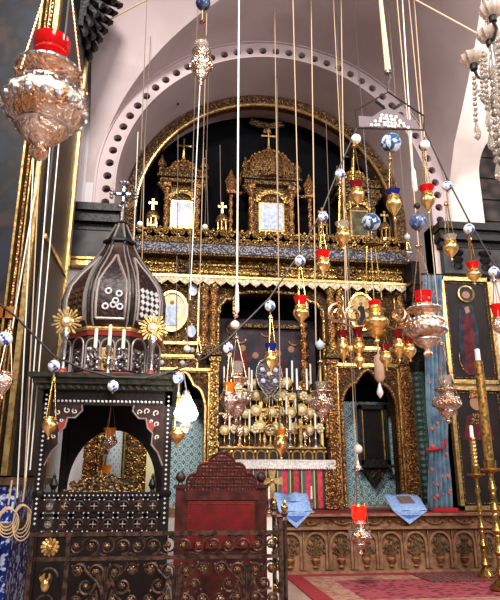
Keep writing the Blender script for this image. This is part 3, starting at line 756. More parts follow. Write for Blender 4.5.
shrine('smaller domed gilt shrine with a bright white picture, left on the gallery', -.02, 11.85, 6.32, .34, 8.3, (.19, 6.56, 7.12, mat('white glazed picture', (142, 144, 154), .3, 0, (104, 112, 134), 'noise', 8, .45, .65), 0), .0, 7.55, .38, .62, 8.85)
shrine('domed gilt shrine with an olive green icon, right on the gallery behind hanging lamps', 3.88, 11.85, 6.32, .34, 8.3, (.17, 6.56, 7.12, ICONGR, 1), .0, 7.55, .38, .62, 8.85, GOLDD)
def lantern(px, py, label):
    p = P(px, py, 11.62); x, y = p.x, 11.62; z = 6.36
    t = thing('cupola', label, 'cupola', (x, y, z), 'little cupolas along the gallery')
    m = MB(); m.lathe(x, y, [(.14, z), (.14, z + .05), (.1, z + .06)], 8); m.build('base', GOLDB, t); m = MB(); m.lathe(x, y, [(.13, z + .26), (.14, z + .29), (.1, z + .3)], 8); m.build('ring_beam', GOLDB, t)
    for i in range(6):
        a = 2 * PI * i / 6 + .3; m = MB(); m.lathe(x + .095 * math.cos(a), y + .095 * math.sin(a), [(.018, z + .05), (.014, z + .15), (.018, z + .27)], 6); m.build('colonnette', GOLDB, t)
    m = MB(); m.lathe(x, y, [(.13, z + .29), (.13, z + .33), (.10, z + .4), (.05, z + .45), (.015, z + .47)], 12, mod=(.05, 6)); m.build('dome', GOLDD, t)
    m = MB(); cross(m, x, y, z + .46, z + .72, .18, .03, 1.9); m.build('cross', GOLDB, t)
lantern(152, 225, 'little gilt cupola with a cross, leftmost on the gallery before the dark arch')
lantern(222, 228, 'little gilt cupola with a cross between the left and central shrines')
lantern(323, 236, 'little gilt cupola right of the central shrine, behind a hanging ceramic egg')
lantern(386, 240, 'little gilt cupola with a cross at the right end of the gallery')
m = MB(); p = P(267, 126, 12.2)
m.ball(p, .09, 8, 6, .8)
for q in (-1, 1): m.prism([(p.x, p.z + .05), (p.x + q * .38, p.z + .16), (p.x + q * .42, p.z + .02), (p.x + q * .2, p.z - .06), (p.x, p.z - .06)][::q], 12.17, 12.22)
m.box(p.x - .03, p.x + .03, 12.2, 12.42, p.z - .03, p.z + .03); m.prism([(p.x - .05, p.z), (p.x + .05, p.z), (p.x + .1, p.z - .2), (p.x - .1, p.z - .2)], 12.18, 12.22)
tag(m.build('gilt_dove', GOLDD), 'gilt dove with spread wings on the dark wall above the central shrine', 'ornament')

# ================================================================== inside the centre niche
t = thing('altarpiece_painting', 'large plum dark altarpiece painting at the back of the centre niche', 'painting', (1.85, 12.2, 2.6))
m = MB(); m.box(.8, 2.9, 12.26, 12.32, 2.6, 4.7); m.build('canvas', PURPLE, t)
m = MB()
for a, b, c, d in ((1.0, 1.12, 2.6, 4.5), (2.62, 2.74, 2.6, 4.5)): m.box(a, b, 12.16, 12.3, c, d); carve(m, a, b, c, d, 12.15, .12, 55)
m.box(1.0, 2.74, 12.16, 12.3, 4.5, 4.58); m.build('picture_frame', GOLDD, t)
fg = [(1.35, 3.9, ROBER), (1.62, 3.75, ROBEB), (2.1, 3.8, ROBER), (2.38, 3.9, ROBEB)]
for x, z, mm in fg:
    m = MB(); m.prism([(x - .16, z - .7), (x + .16, z - .7), (x + .13, z), (x + .05, z + .12), (x - .05, z + .12), (x - .13, z)], 12.25, 12.262); m.build('painted_figure', mm, t)
    m = MB(); m.lathe(x, 12.25, [(.07, .01), (.07, 0), (.04, -.008)], 10, axis='y', cz=z + .17); m.build('painted_head', SKIN, t)
for i, (x, z) in enumerate(((1.3, 4.3), (2.45, 4.28), (1.85, 4.45))):
    m = MB(); m.tube([(q, 12.24, r) for q, r in arc(x, z, .12, 200, 340, 8)], .02, 5); m.build('gilt_crescent', GOLDB, t)

# altar table
T = thing('altar_table', 'altar table with striped red, green and yellow front below the white cloth', 'altar', (1.9, 11.25, .915))
m = MB(); m.box(.95, 2.95, 11.0, 11.9, .915, 1.74); m.build('table_body', STR_GRN, T)
m = MB(); m.box(2.7, 2.96, 10.95, 11.05, .93, 1.74); carve(m, 2.72, 2.94, .98, 1.72, 10.94, .11, 60); m.cut(); m.box(.92, 1.12, 10.95, 11.05, .93, 1.74); m.build_each('side_pillar', GOLDR, T)
x = 1.14; i = 0
seq = [('STR_BLU', .05), ('STR_YEL', .018), ('STR_GRN', .05), ('STR_RED', .09), ('STR_GRN', .05), ('STR_YEL', .018), ('STR_BLU', .06), ('STR_RED', .1)]
while x < 2.68:
    nm, wd = seq[i % len(seq)]; m = MB(); z1 = 1.72 if 'RED' in nm or 'BLU' in nm else 1.62
    m.box(x, min(x + wd, 2.7), 10.975 - .004 * (i % 3), 11.01, .94, z1); o = m.build('frontal_stripe', globals()[nm], T); x += wd; i += 1
m = MB()
for a in (1.19, 1.66, 2.12): m.box(a, a + .26, 10.968, 11.0, 1.60, 1.62); m.cut()
m.build_each('frontal_braid', STR_YEL, T)
m = MB(); m.box(.98, 2.90, 10.93, 11.75, 1.74, 1.765); m.box(.98, 2.90, 10.93, 10.945, 1.62, 1.745)
for i in range(48): m.ball((.98 + (i + .5) * .04, 10.937, 1.615), .018, 6, 4)
tag(m.build('altar_cloth', LACE), 'white altar cloth with a lace fringe over the altar table', 'cloth')
m = MB(); m.box(1.5, 2.4, 11.0, 11.4, 1.766, 1.772); tag(m.build('table_runner', mat('teal runner', (110, 160, 150), .8)), 'thin teal green runner lying on the white altar cloth', 'cloth')
# stepped predella shelves behind the altar
G_ = thing('altar_shelves', 'three stepped gilt shelves with little arches behind the altar cloth', 'shelf', (1.85, 11.8, 1.77))
sh = [(11.50, 2.02), (11.68, 2.36), (11.86, 2.68), (12.02, 2.98)]
for k, (yy, zz) in enumerate(sh):
    z0 = 1.766 if k == 0 else sh[k - 1][1]
    m = MB(); m.box(.84, 2.86, yy, yy + .18, 1.766, zz); m.build('shelf', DWOOD2, G_)
    m = MB(); m.box(.84, 2.86, yy - .02, yy + .02, zz - .03, zz)
    if k == 0:
        for i in range(9):
            cx = .95 + i * .225; m.tube([(cx - .08, yy - .01, 1.78)] + [(a, yy - .01, b) for a, b in arc(cx, 1.87, .08, 180, 0, 8)] + [(cx + .08, yy - .01, 1.78)], .018, 5)
            m.ball((cx + .112, yy - .01, 1.93), .03, 6, 4)
    m.build('shelf_edge', GOLDB, G_)

# relics, candlesticks and crosses on the shelves
def relic_proto(name, cat, kind):
    t = thing(name, '', cat, (0, 0, 0))
    def lz(pr, mt, nme, n=10): mb = MB(); mb.lathe(0, 0, pr, n); return mb.build(nme, mt, t)
    if kind == 'candle':
        lz([(.06, 0), (.055, .02), (.02, .05), (.015, .10), (.028, .12), (.013, .15), (.013, .24), (.03, .26), (.035, .28)], SILV, 'stem'); lz([(.016, .28), (.015, .52), (.004, .53)], WAXW, 'candle')
    elif kind == 'bcandle':
        lz([(.06, 0), (.055, .02), (.02, .05), (.015, .10), (.028, .12), (.013, .15), (.013, .24), (.03, .26), (.035, .28)], BRASS, 'stem'); lz([(.017, .28), (.016, .62), (.004, .63)], WAXW, 'candle')
    elif kind == 'sun':
        lz([(.06, 0), (.05, .02), (.016, .05), (.026, .09), (.012, .12), (.012, .2)], BRASS, 'stem')
        mb = MB(); mb.lathe(0, 0, [(.085, .012), (.095, 0), (.085, -.012), (.06, -.018)], 24, mod=(.08, 12), axis='y', cz=.29); mb.build('disc', ICONY, t)
        mb = MB(); mb.lathe(0, -.018, [(.05, .004), (.045, -.012), (.02, -.02)], 14, axis='y', cz=.29); mb.build('roundel', mat('ivory roundel', (232, 220, 184), .3, 0, (206, 186, 140), 'noise', 30, .4, .6), t)
    elif kind == 'ring':
        lz([(.06, 0), (.05, .02), (.018, .05), (.03, .09), (.014, .12), (.014, .18)], GOLDB, 'stem')
        mb = MB(); mb.ring((0, 0, .28), .085, .02, 20, 6); 
        for q in range(4): mb.tube([(0, 0, .28), (.08 * math.cos(q * PI / 2), 0, .28 + .08 * math.sin(q * PI / 2))], .01, 4)
        mb.ball((0, 0, .28), .03, 8, 6); mb.build('ring', BRASS, t)
        mb = MB(); mb.lathe(0, .02, [(.08, .004), (.08, -.004)], 18, axis='y', cz=.28); mb.build('glass_disc', ICONS, t)
    elif kind == 'cross':
        lz([(.055, 0), (.05, .02), (.018, .05), (.025, .08), (.012, .12)], GOLDB, 'stem'); mb = MB(); cross(mb, 0, 0, .1, .40, .2, .03); mb.build('cross', GOLDB, t)
    elif kind == 'cup':
        lz([(.06, 0), (.05, .02), (.016, .06), (.03, .1), (.016, .13), (.06, .17), (.07, .22), (.06, .27), (.03, .3), (.01, .34), (.016, .36), (.002, .38)], LSILV, 'cup', 12)
        lz([(.045, .265), (.03, .30), (.012, .33)], GOLDB, 'lid')
    elif kind == 'flower':
        lz([(.05, 0), (.04, .02), (.014, .05), (.012, .2)], BRASS, 'stem')
        mb = MB()
        for q in range(7): a = 2 * PI * q / 7; mb.ball((.05 * math.cos(a), 0, .27 + .05 * math.sin(a)), .028, 6, 5)
        mb.ball((0, -.02, .27), .03, 6, 5); mb.build('blossom', mat('cream metal flower', (226, 210, 166), .4, .3), t)
    return t
kinds = {'candle': ('candlestick', 'candlestick', 'short silver candlestick'), 'bcandle': ('candlestick', 'candlestick', 'tall candle in a brass candlestick'),
         'sun': ('reliquary', 'reliquary', 'round ivory centred reliquary'), 'ring': ('monstrance', 'monstrance', 'ring shaped brass monstrance'),
         'cross': ('altar_cross', 'cross', 'gilt cross on a foot'), 'cup': ('chalice', 'chalice', 'lidded silver chalice'), 'flower': ('altar_flower', 'ornament', 'cream metal flower on a stem')}
rows = [('lowest altar shelf', 11.58, 2.02, ['sun', 'candle', 'flower', 'cup', 'sun', 'bcandle', 'flower', 'sun', 'cross', 'ring', 'sun', 'flower', 'cup', 'candle', 'sun', 'cross', 'cup', 'sun', 'candle', 'flower'], .93, 2.78, 1.0),
        ('second altar shelf', 11.76, 2.36, ['cup', 'ring', 'sun', 'candle', 'sun', 'flower', 'sun', 'cross', 'flower', 'sun', 'ring', 'flower', 'bcandle', 'sun', 'candle', 'sun', 'cup', 'sun', 'flower'], .95, 2.76, 1.0),
        ('third altar shelf', 11.94, 2.68, ['sun', 'bcandle', 'flower', 'sun', 'ring', 'candle', 'sun', 'flower', 'sun', 'candle', 'flower', 'sun', 'cross', 'sun', 'bcandle', 'flower', 'sun', 'ring'], .95, 2.76, 1.0),
        ('top altar shelf', 12.1, 2.98, ['bcandle', 'sun', 'candle', 'flower', 'bcandle', 'sun', 'ring', 'cross', 'bcandle', 'flower', 'sun', 'bcandle', 'cup', 'sun', 'bcandle'], .95, 2.76, 1.0)]
protos = {}; used = set()
ordn = ['first', 'second', 'third', 'fourth', 'fifth', 'sixth', 'seventh', 'eighth']
for rowname, yy, zz, seqk, xa, xb, scl in rows:
    cntk = {}
    for i, kd in enumerate(seqk):
        if kd not in protos: protos[kd] = relic_proto(kinds[kd][0], kinds[kd][1], kd)
        cntk[kd] = cntk.get(kd, 0) + 1
        x = xa + (xb - xa) * i / (len(seqk) - 1); tot = seqk.count(kd)
        lab = kinds[kd][2] + (', %s from the left' % ordn[cntk[kd] - 1] if tot > 1 else '') + ', ' + rowname
        loc = (x, yy + .05 * ((i * 7) % 3 - 1), zz); sc = 1.18 * scl * (1 + .08 * ((i * 5) % 4 - 1.5))
        if kd not in used:
            o = protos[kd]; o.location = loc; o['label'] = lab; o['group'] = 'altar vessels on the shelves'; o.scale = (sc,) * 3; used.add(kd)
        else: dup(protos[kd], loc, lab, 'altar vessels on the shelves', sc)
# heart shaped fan
hx, hy = 1.80, 11.60; t = thing('liturgical_fan', 'pear shaped silver fan set with oval plaques above the altar crosses', 'fan', (hx, hy, 2.46))
m = MB(); m.lathe(hx, hy, [(.08, 2.46), (.06, 2.49), (.018, 2.53), (.03, 2.62), (.016, 2.7), (.016, 2.98)], 10); m.build('stem', BRASS, t)
hp = [(hx, 2.96), (hx + .1, 3.06), (hx + .2, 3.2), (hx + .255, 3.38), (hx + .24, 3.54), (hx + .16, 3.68), (hx, 3.74), (hx - .16, 3.68), (hx - .24, 3.54), (hx - .255, 3.38), (hx - .2, 3.2), (hx - .1, 3.06)]
m = MB(); m.prism(hp, hy - .012, hy + .012); pl = m.build('fan_plate', mat('dark tarnished silver', (92, 82, 84), .35, .8, (58, 50, 54), 'voronoi', 24, .2, .6, -.5), t); m = MB(); m.tube([(x, hy, z) for x, z in hp], .013, 6, True); m.build('rim', SILV, t)
for dx, dz in ((0, 3.42), (-.13, 3.5), (.13, 3.5), (-.12, 3.28), (.12, 3.28), (0, 3.6)):
    m = MB(); m.lathe(hx + dx, hy - .012, [(.05, .0), (.045, -.02), (.02, -.03)], 12, axis='y', cz=dz); m.build('plaque', ICONS, t)
# tall candle beams at the right of the niche
def cstand(x, y, zb, h, label, wx_=.0):
    t = thing('candle_bar', label, 'candlestick', (x, y, zb))
    m = MB(); m.lathe(x, y, [(.07, zb), (.06, zb + .03), (.015, zb + .06), (.015, zb + h)], 8); m.box(x - .22, x + .22, y - .02, y + .02, zb + h - .02, zb + h); m.build('stand', WIRE, t)
    for q in (-.2, 0, .2): m = MB(); m.lathe(x + q, y, [(.02, zb + h), (.018, zb + h + .42), (.004, zb + h + .43)], 8); m.build('candle', WAXW, t)
cstand(2.36, 11.62, 2.02, 1.1, 'dark three armed candle bar with white candles, right in the centre niche')
cstand(1.26, 11.62, 2.02, 1.05, 'dark three armed candle bar with white candles, left in the centre niche')
m = MB(); twisted(m, 2.62, 12.08, 2.86, 4.6, .07, 8, .25); tag(m.build('twisted_column', GOLDR), 'twisted gilt column standing in the right of the centre niche', 'column')
p = P(336, 440, 11.3); m = MB(); m.lathe(2.83, 11.6, [(.045, 1.766), (.03, 1.8), (.026, 3.6), (.01, 3.62)], 8); tag(m.build('tall_candle', mat('yellow wax', (216, 190, 120), .4)), 'tall yellow candle standing at the right edge of the altar niche', 'candle')

# ================================================================== side doorways: mirror like picture, tile columns, curtain
t = thing('wall_shrine', 'black framed dark picture on a carved bracket in the right doorway', 'picture', (4.08, 12.2, 1.3))
m = MB(); m.box(3.80, 4.28, 12.2, 12.34, 1.80, 2.84); 
for a, b, c, d in ((3.74, 3.80, 1.72, 2.9), (4.28, 4.34, 1.72, 2.9), (3.74, 4.34, 2.82, 2.92), (3.72, 4.36, 1.68, 1.80)): m.box(a, b, 12.1, 12.34, c, d)
m.build('picture_frame', BLACKW, t)
m = MB(); m.box(3.83, 4.25, 12.19, 12.21, 1.84, 2.80); m.build('picture', mat('black brown varnished picture', (26, 18, 16), .3, 0, (14, 10, 10), 'noise', 4, .4, .6), t)
m = MB(); m.box(3.81, 3.835, 12.16, 12.2, 1.82, 2.82); m.box(4.245, 4.27, 12.16, 12.2, 1.82, 2.82); m.build('inner_slip', GOLDB, t)
m = MB(); m.prism([(3.76, 1.68), (4.32, 1.68), (4.25, 1.58), (4.16, 1.46), (4.04, 1.30), (3.92, 1.46), (3.83, 1.58)], 12.12, 12.34); m.box(3.70, 4.38, 12.02, 12.34, 1.66, 1.71); br = m.build('bracket', BLACKW, t)
m = MB(); carve(m, 3.90, 4.18, 1.44, 1.62, 12.11, .1, 9); m.build('bracket_carving', GOLDD, br)
m = MB(); m.box(3.28, 3.4, 12.32, 12.345, 2.38, 2.52); tag(m.build('wall_plate', mat('pale plate', (206, 206, 210), .5)), 'small pale square plate on the tiles in the right doorway', 'plate')
def tcol(x, y, r, z1, mt, label, capm=GOLDD):
    t = thing('tiled_column', label, 'column', (x, y, .9)); m = MB(); m.lathe(x, y, [(r, 1.0), (r, z1)], 18); m.build('shaft', mt, t)
    m = MB(); m.lathe(x, y, [(r * 1.25, .9), (r * 1.25, .96), (r * 1.05, 1.0)], 18); m.build('base', MARBLE, t)
    m = MB(); m.lathe(x, y, [(r * 1.02, z1), (r * 1.15, z1 + .05), (r * 1.3, z1 + .16), (r * 1.35, z1 + .2)], 12); m.build('capital', capm, t)
tcol(4.52, 10.75, .13, 3.35, TILEG, 'green glazed column between the right doorway and the blue curtain', BLACKW)
tcol(-1.02, 10.6, .15, 3.3, TILEW, 'white and teal column seen through the arch of the throne')
m = MB(); m.box(4.66, 4.83, 11.0, 11.4, .92, 5.7)
for zz in (3.6, 3.8, 4.9, 5.2): m.box(4.62, 4.84, 10.96, 11.4, zz, zz + .06)
tag(m.build('dark_pillar', BLACKW), 'dark pillar closing the right end of the gilded screen', 'pillar')
# curtain
t = thing('curtain', 'blue flowered curtain gathered with a red tie beside the painting', 'curtain', (4.70, 10.16, .93))
m = MB(); nx, nz = 40, 26; vs = []; fs = []
CTL, CTR, CBL, CBR = (P(a, b, 10.16).x for a, b in ((423, 275), (441, 275), (428, 503), (453, 503)))
def cpt(u, v):
    z = 5.1 - v * 4.17
    tie = math.exp(-((z - 1.95) / .45) ** 2)
    xl = CTL + (CBL - CTL) * v + .05 * tie; xr = CTR + (CBR - CTR) * v - .04 * tie
    x = xl + (xr - xl) * u
    y = 10.16 + .03 * math.sin(u * 2 * PI * 5 + v * 1.2) * (1 - .3 * tie) + .008 * math.sin(v * 9 + u * 4)
    return x, y, z
for j in range(nz + 1):
    for i in range(nx + 1): vs.append(cpt(i / nx, j / nz))
for j in range(nz):
    for i in range(nx): a = j * (nx + 1) + i; fs.append((a, a + 1, a + nx + 2, a + nx + 1))
m.add(vs, fs); cu = m.build('cloth', CURT, t)
sm = cu.modifiers.new('thickness', 'SOLIDIFY'); sm.thickness = .008
m = MB(); rd = random.Random(5)
for i in range(26):
    u, v = rd.uniform(.1, .9), (rd.uniform(.55, .98) if i < 18 else rd.uniform(.02, .5)); x, y, z = cpt(u, v)
    m.ball((x, y - .004, z), .026 + .02 * rd.random(), 6, 4); m.cut()
m.build_each('woven_flower', FLOWER, cu)
m = MB(); m.tube([(CBL + .04, 10.15, 1.92), (CBL + .12, 10.11, 1.91), (CBR - .12, 10.1, 1.95), (CBR - .02, 10.14, 2.10)], .022, 6); m.build('tie_band', REDC, t)
m = MB(); m.rope((CTL - .03, 10.16, 5.12), (CTR + .03, 10.16, 5.12), .02); m.build('rod', BLACKW, t)
m = MB(); m.box(4.3, 4.75, 10.1, 10.30, .916, .97); tag(m.build('folded_cloth', REDC), 'folded red cloth on the platform at the foot of the curtain', 'cloth')

# paintings on the right pier
def painting(label, x0, x1, z0, z1, y, fw=.07):
    t = thing('framed_painting', label, 'painting', ((x0 + x1) / 2, y, z0))
    m = MB(); m.box(x0 + .02, x1 - .02, y, 10.3, z0 + .02, z1 - .02); cv = m.build('canvas', CANVAS, t)
    m = MB()
    for a, b, c, d in ((x0, x1, z1 - fw, z1), (x0, x1, z0, z0 + fw), (x0, x0 + fw, z0, z1), (x1 - fw, x1, z0, z1)):
        m.box(a, b, y - .05, 10.3, c, d)
    m.build('picture_frame', GOLDB, t)
    m = MB(); f2 = fw + .03
    for a, b, c, d in ((x0 + f2, x1 - f2, z1 - f2 - .015, z1 - f2), (x0 + f2, x1 - f2, z0 + f2, z0 + f2 + .015), (x0 + f2, x0 + f2 + .015, z0 + f2, z1 - f2), (x1 - f2 - .015, x1 - f2, z0 + f2, z1 - f2)): m.box(a, b, y - .02, y, c, d)
    m.build('inner_slip', GOLDD, t)
    return t, cv
t, cv = painting('tall framed painting of a haloed praying woman in a red robe, on the right pier', 4.86, 5.86, 3.08, 5.10, 10.24)
def rel(px, py, Y=10.22): p = P(px, py, Y); return (p.x, p.z)
def flat(name, mt, pix, parent, y=10.235, th=.012):
    m = MB(); pts = [rel(a, b, y) for a, b in pix]; m.prism(pts, y - th, y); return m.build(name, mt, parent)
m = MB(); hx_, hz_ = rel(466, 294); m.lathe(hx_, 10.238, [(.135, .004), (.135, -.002)], 16, axis='y', cz=hz_ - .01); m.build('painted_hood', ROBEB, cv); m = MB(); m.ring((hx_, 10.22, hz_), .15, .02, 20, 5); m.build('painted_halo', GOLDB, cv)
m = MB(); m.lathe(hx_, 10.233, [(.075, .005), (.075, -.005)], 14, axis='y', cz=hz_ - .015, mod=(.04, 2)); m.build('painted_face', SKIN, cv)
flat('painted_mantle', ROBEB, [(459, 306), (472, 304), (478, 330), (480, 372), (464, 374), (458, 340)], cv, 10.237, .006)
flat('painted_robe', ROBER, [(462, 316), (472, 316), (476, 350), (476, 374), (466, 376)], cv, 10.231, .006)
flat('painted_hands', SKIN, [(464, 308), (468, 306), (470, 312), (466, 314)], cv, 10.225, .006)
m = MB(); cpx = [(459, 352), (460, 362), (464, 370), (470, 374)]; m.tube([(P(a, b, 10.22).x, 10.222, P(a, b, 10.22).z) for a, b in cpx], [.008, .02, .02, .006], 5); m.build('painted_crescent', GOLDR, cv)
t, cv = painting('dark framed portrait of a crowned figure, below the praying woman painting', 4.84, 5.86, .93, 3.03, 10.24)
hx_, hz_ = rel(477, 403); m = MB(); m.lathe(hx_, 10.235, [(.13, .005), (.13, -.005)], 14, axis='y', cz=hz_); m.build('painted_face', SKIN, cv)
flat('painted_crown', GOLDR, [(469, 398), (485, 398), (484, 390), (477, 387), (470, 390)], cv, 10.23)
flat('painted_robe', ROBER, [(463, 440), (494, 440), (488, 416), (477, 412), (467, 416)], cv, 10.237, .006)
flat('painted_collar', GOLDD, [(470, 424), (484, 424), (481, 413), (473, 413)], cv, 10.231, .006)

# ================================================================== napkins, book, candles and cross on the platform
def napkin(label, px0, px1, tip, z, lift, seed):
    a = P(px0, 500, 10.2); b = P(px1, 500, 10.2); tp = P(tip[0], tip[1], 9.95)
    t = thing('napkin', label, 'napkin', ((a.x + b.x) / 2, 10.2, z))
    cx = (a.x + b.x) / 2; hw = (b.x - a.x) / 2
    # a slanted book-stand shaped drape: back edge high, front edge at the platform lip, point hanging
    nu, nv = 12, 8; vs = []; fs = []
    for j in range(nv + 1):
        v = j / nv
        for i in range(nu + 1):
            u = i / nu * 2 - 1
            x = cx + u * hw * (1 - .06 * v); y = 10.34 - .4 * v; zz = z + lift * (1 - v) ** 1.0 + .02 + .008 * math.sin(u * 6 + v * 3)
            vs.append((x, y, zz))
    for j in range(nv):
        for i in range(nu): q = j * (nu + 1) + i; fs.append((q, q + 1, q + nu + 2, q + nu + 1))
    m = MB(); m.add(vs, fs); c = m.build('cloth', SKY, t); s = c.modifiers.new('thickness', 'SOLIDIFY'); s.thickness = .012
    m = MB(); m.prism([(cx - hw * .94, z + .022), (tp.x, tp.z), (cx + hw * .94, z + .022)], 9.925, 9.935); h = m.build('hanging_corner', SKY, t)
    m = MB(); k = .7; my = z - .04
    m.prism([(cx - hw * .55, my), (tp.x, tp.z + .08), (cx + hw * .55, my)], 9.918, 9.926); m.build('embroidery', BLUEEMB, h)
    m = MB(); m.ring((cx, 10.13, z + lift * .5 + .035), .05, .008, 14, 4, 'xy'); m.tube([(cx - .1, 10.13, z + lift * .5 + .03), (cx + .1, 10.13, z + lift * .5 + .03)], .008, 4); m.build('monogram', BLUEEMB, c)
    return cx, hw
napkin('pale blue napkin over a bookrest at the platform edge, before the striped altar', 275, 309, (296, 528), .915, .27, 1)
cx, hw = napkin('pale blue napkin carrying a brown book, on the platform before the right doorway', 386, 421, (409, 524), .915, .24, 2)
t = thing('book', 'brown leather book lying on the napkin before the right doorway', 'book', (cx + .02, 10.16, 1.06))
m = MB(); m.obox((cx + .02, 10.16, 1.085), (.22, .17, .035), (R_(31), 0, .1)); m.build('pages', mat('page edges', (206, 196, 170), .8), t)
m = MB(); m.obox((cx + .02, 10.15, 1.107), (.24, .19, .008), (R_(31), 0, .1)); m.obox((cx + .02, 10.17, 1.064), (.24, .19, .008), (R_(31), 0, .1)); m.build('cover', BOOK, t)
def smallcandle(px, py0, label, zt, cz):
    p = P(px, py0, 10.15); x, z = p.x, .915; t = thing('candlestick', label, 'candlestick', (x, 10.15, z))
    m = MB(); m.lathe(x, 10.15, [(.07, z), (.06, z + .02), (.018, z + .04), (.03, z + .1), (.014, z + .14), (.03, z + .19), (.035, z + .21)], 10); m.build('stem', SILV, t)
    m = MB(); m.lathe(x, 10.15, [(.016, z + .21), (.014, z + cz), (.003, z + cz + .01)], 8); m.build('candle', WAXW, t)
smallcandle(312, 510, 'small silver candlestick right of the bookrest napkin', 0, .40); smallcandle(269, 510, 'small silver candlestick left of the bookrest napkin', 0, .40)
p = P(272, 485, 10.6); t = thing('standing_cross', 'broad gilt cross standing before the striped altar front', 'cross', (p.x, 10.6, .915))
m = MB(); m.lathe(p.x, 10.6, [(.1, .915), (.08, .94), (.02, .98), (.02, 1.15)], 10); m.build('stem', BRASS, t)
m = MB(); cross(m, p.x, 10.6, 1.12, 1.58, .36, .06, 2.2); m.build('cross', GOLDB, t)

# ================================================================== CANOPIED THRONE
tx0, tx1 = -1.44, -.04; TY = 6.8; TB = 8.25; tc_ = -.80
t = TH = thing('canopied_throne', 'black canopied throne inlaid with pearl, under an onion dome at the left', 'throne', (tc_, 7.5, 0))
# posts
for x in (tx0, tx1 - .08):
    m = MB(); m.box(x, x + .08, TY, TY + .08, 0, 2.36); m.lathe(x + .04, TY + .04, [(.06, 1.24), (.07, 1.27), (.06, 1.3)], 8); po = m.build('post', DWOOD, TH)
    m = MB()
    for i in range(28): m.obox((x + .04, TY - .004, .98 + i * .049), (.02, .012, .02), (0, PI / 4, 0))
    m.build('pearl_inlay_line', PEARL, po)
for x in (tx0, tx1 - .08): m = MB(); m.box(x, x + .08, TB - .08, TB, 0, 2.36); m.build('rear_post', DWOOD, TH)
# lintel & cornice
m = MB(); m.box(tx0, tx1, TY, TY + .06, 2.2, 2.36); m.box(tx0, tx0 + .06, TY, TB, 2.2, 2.36); m.box(tx1 - .06, tx1, TY, TB, 2.2, 2.36); li = m.build('lintel', DWOOD, TH)
m = MB(); beads(m, tx0 + .1, tx1 - .1, TY - .004, 2.24, .015, .042); m.build('pearl_inlay', PEARL, li)
m = MB(); m.box(tx0 - .1, tx1 + .06, TY - .12, TB, 2.42, 2.48); m.box(tx0 - .05, tx1 + .03, TY - .07, TB, 2.36, 2.42); m.box(tx0 - .14, tx1 + .1, TY - .16, TB, 2.48, 2.53)
for i in range(19): m.obox((tx0 - .02 + i * .08, TY - .08, 2.385), (.05, .03, .03), (0, PI / 4, 0))
m.build('cornice', GREENB, TH)
# corner brackets with pearl swirls
for q, x in ((1, tx0 + .08), (-1, tx1 - .08)):
    m = MB(); poly = [(x, 2.2), (x + q * .34, 2.2), (x + q * .35, 2.14), (x + q * .28, 2.06), (x + q * .2, 2.06), (x + q * .18, 1.96), (x + q * .12, 1.90), (x + q * .13, 1.78), (x + q * .06, 1.70), (x, 1.56)]
    m.prism(poly[::q], TY, TY + .05); b = m.build('corner_bracket', DWOOD2, TH)
    m = MB(); m.tube([(a, TY - .005, c) for a, c in poly[1:]], .010, 5); m.build('silver_edge', STRING, b)
    m = MB(); m.prism([(x + q * .10, 2.00), (x + q * .2, 2.06), (x + q * .18, 1.97), (x + q * .12, 1.92)][::q], TY - .006, TY + .002); m.build('red_inlay', REDP, b)
    m = MB()
    for (dx, z, r) in ((.09, 2.12, .035), (.19, 2.14, .035), (.27, 2.13, .03), (.08, 2.0, .03), (.07, 1.86, .025), (.14, 2.03, .02)):
        m.tube([(a, TY - .004, c) for a, c in spiral(x + q * dx, z, r, PI * .7 * q, q * .9, 10, .35)], .007, 4)
    m.build('pearl_swirl_line', PEARL, b)
# parapet with two rows of square cells
m = MB(); m.box(tx0, tx1, TY + .02, TY + .06, 1.22, 1.29); m.box(tx0, tx1, TY + .02, TY + .06, 1.04, 1.075); m.box(tx0, tx1, TY + .02, TY + .06, .86, .90)
nc = 8; xa, xb = tx0 + .09, tx1 - .09; cw = (xb - xa) / nc
for i in range(nc + 1): m.box(xa + i * cw - .018, xa + i * cw + .018, TY + .02, TY + .06, .88, 1.24)
m.box(tx0 + .06, tx1 - .06, TY + .04, TY + .06, 0, .88)
pa = m.build('parapet', DWOOD, TH)
m = MB(); beads(m, xa, xb, TY + .015, 1.255, .009, .045); m.build('pearl_line', PEARL, pa)
for i in range(nc):
    for j, zc in enumerate((1.148, .968)):
        cx = xa + (i + .5) * cw; m = MB()
        m.ring((cx, TY + .04, zc), .052, .014, 14, 5)
        if i == nc - 1 and j == 0: m.box(cx - .05, cx + .05, TY + .035, TY + .045, zc - .05, zc + .05)
        for q in range(4):
            a = q * PI / 2 + PI / 4; m.obox((cx + .072 * math.cos(a), TY + .04, zc + .072 * math.sin(a)), (.05, .02, .02), (0, -a, 0))
        ce = m.build('lattice_cell', DWOOD2, pa)
        m = MB(); m.ball((cx, TY + .03, zc), .013, 6, 4)
        for q in range(4):
            a = q * PI / 2; m.obox((cx + .018 * math.cos(a), TY + .034, zc + .018 * math.sin(a)), (.03, .012, .010), (0, -a, 0))
        m.build('pearl_flower', STRING, ce)
m = MB()
for i in range(nc + 1):
    for j, zc in enumerate((1.148, .968)):
        for q in (-1, 1):
            for e in (-1, 1):
                x = xa + i * cw + e * .024
                if xa < x < xb: m.obox((x, TY + .018, zc + q * .066), (.012, .012, .012), (0, PI / 4, 0))
m.build('pearl_dot_line', PEARL, pa)
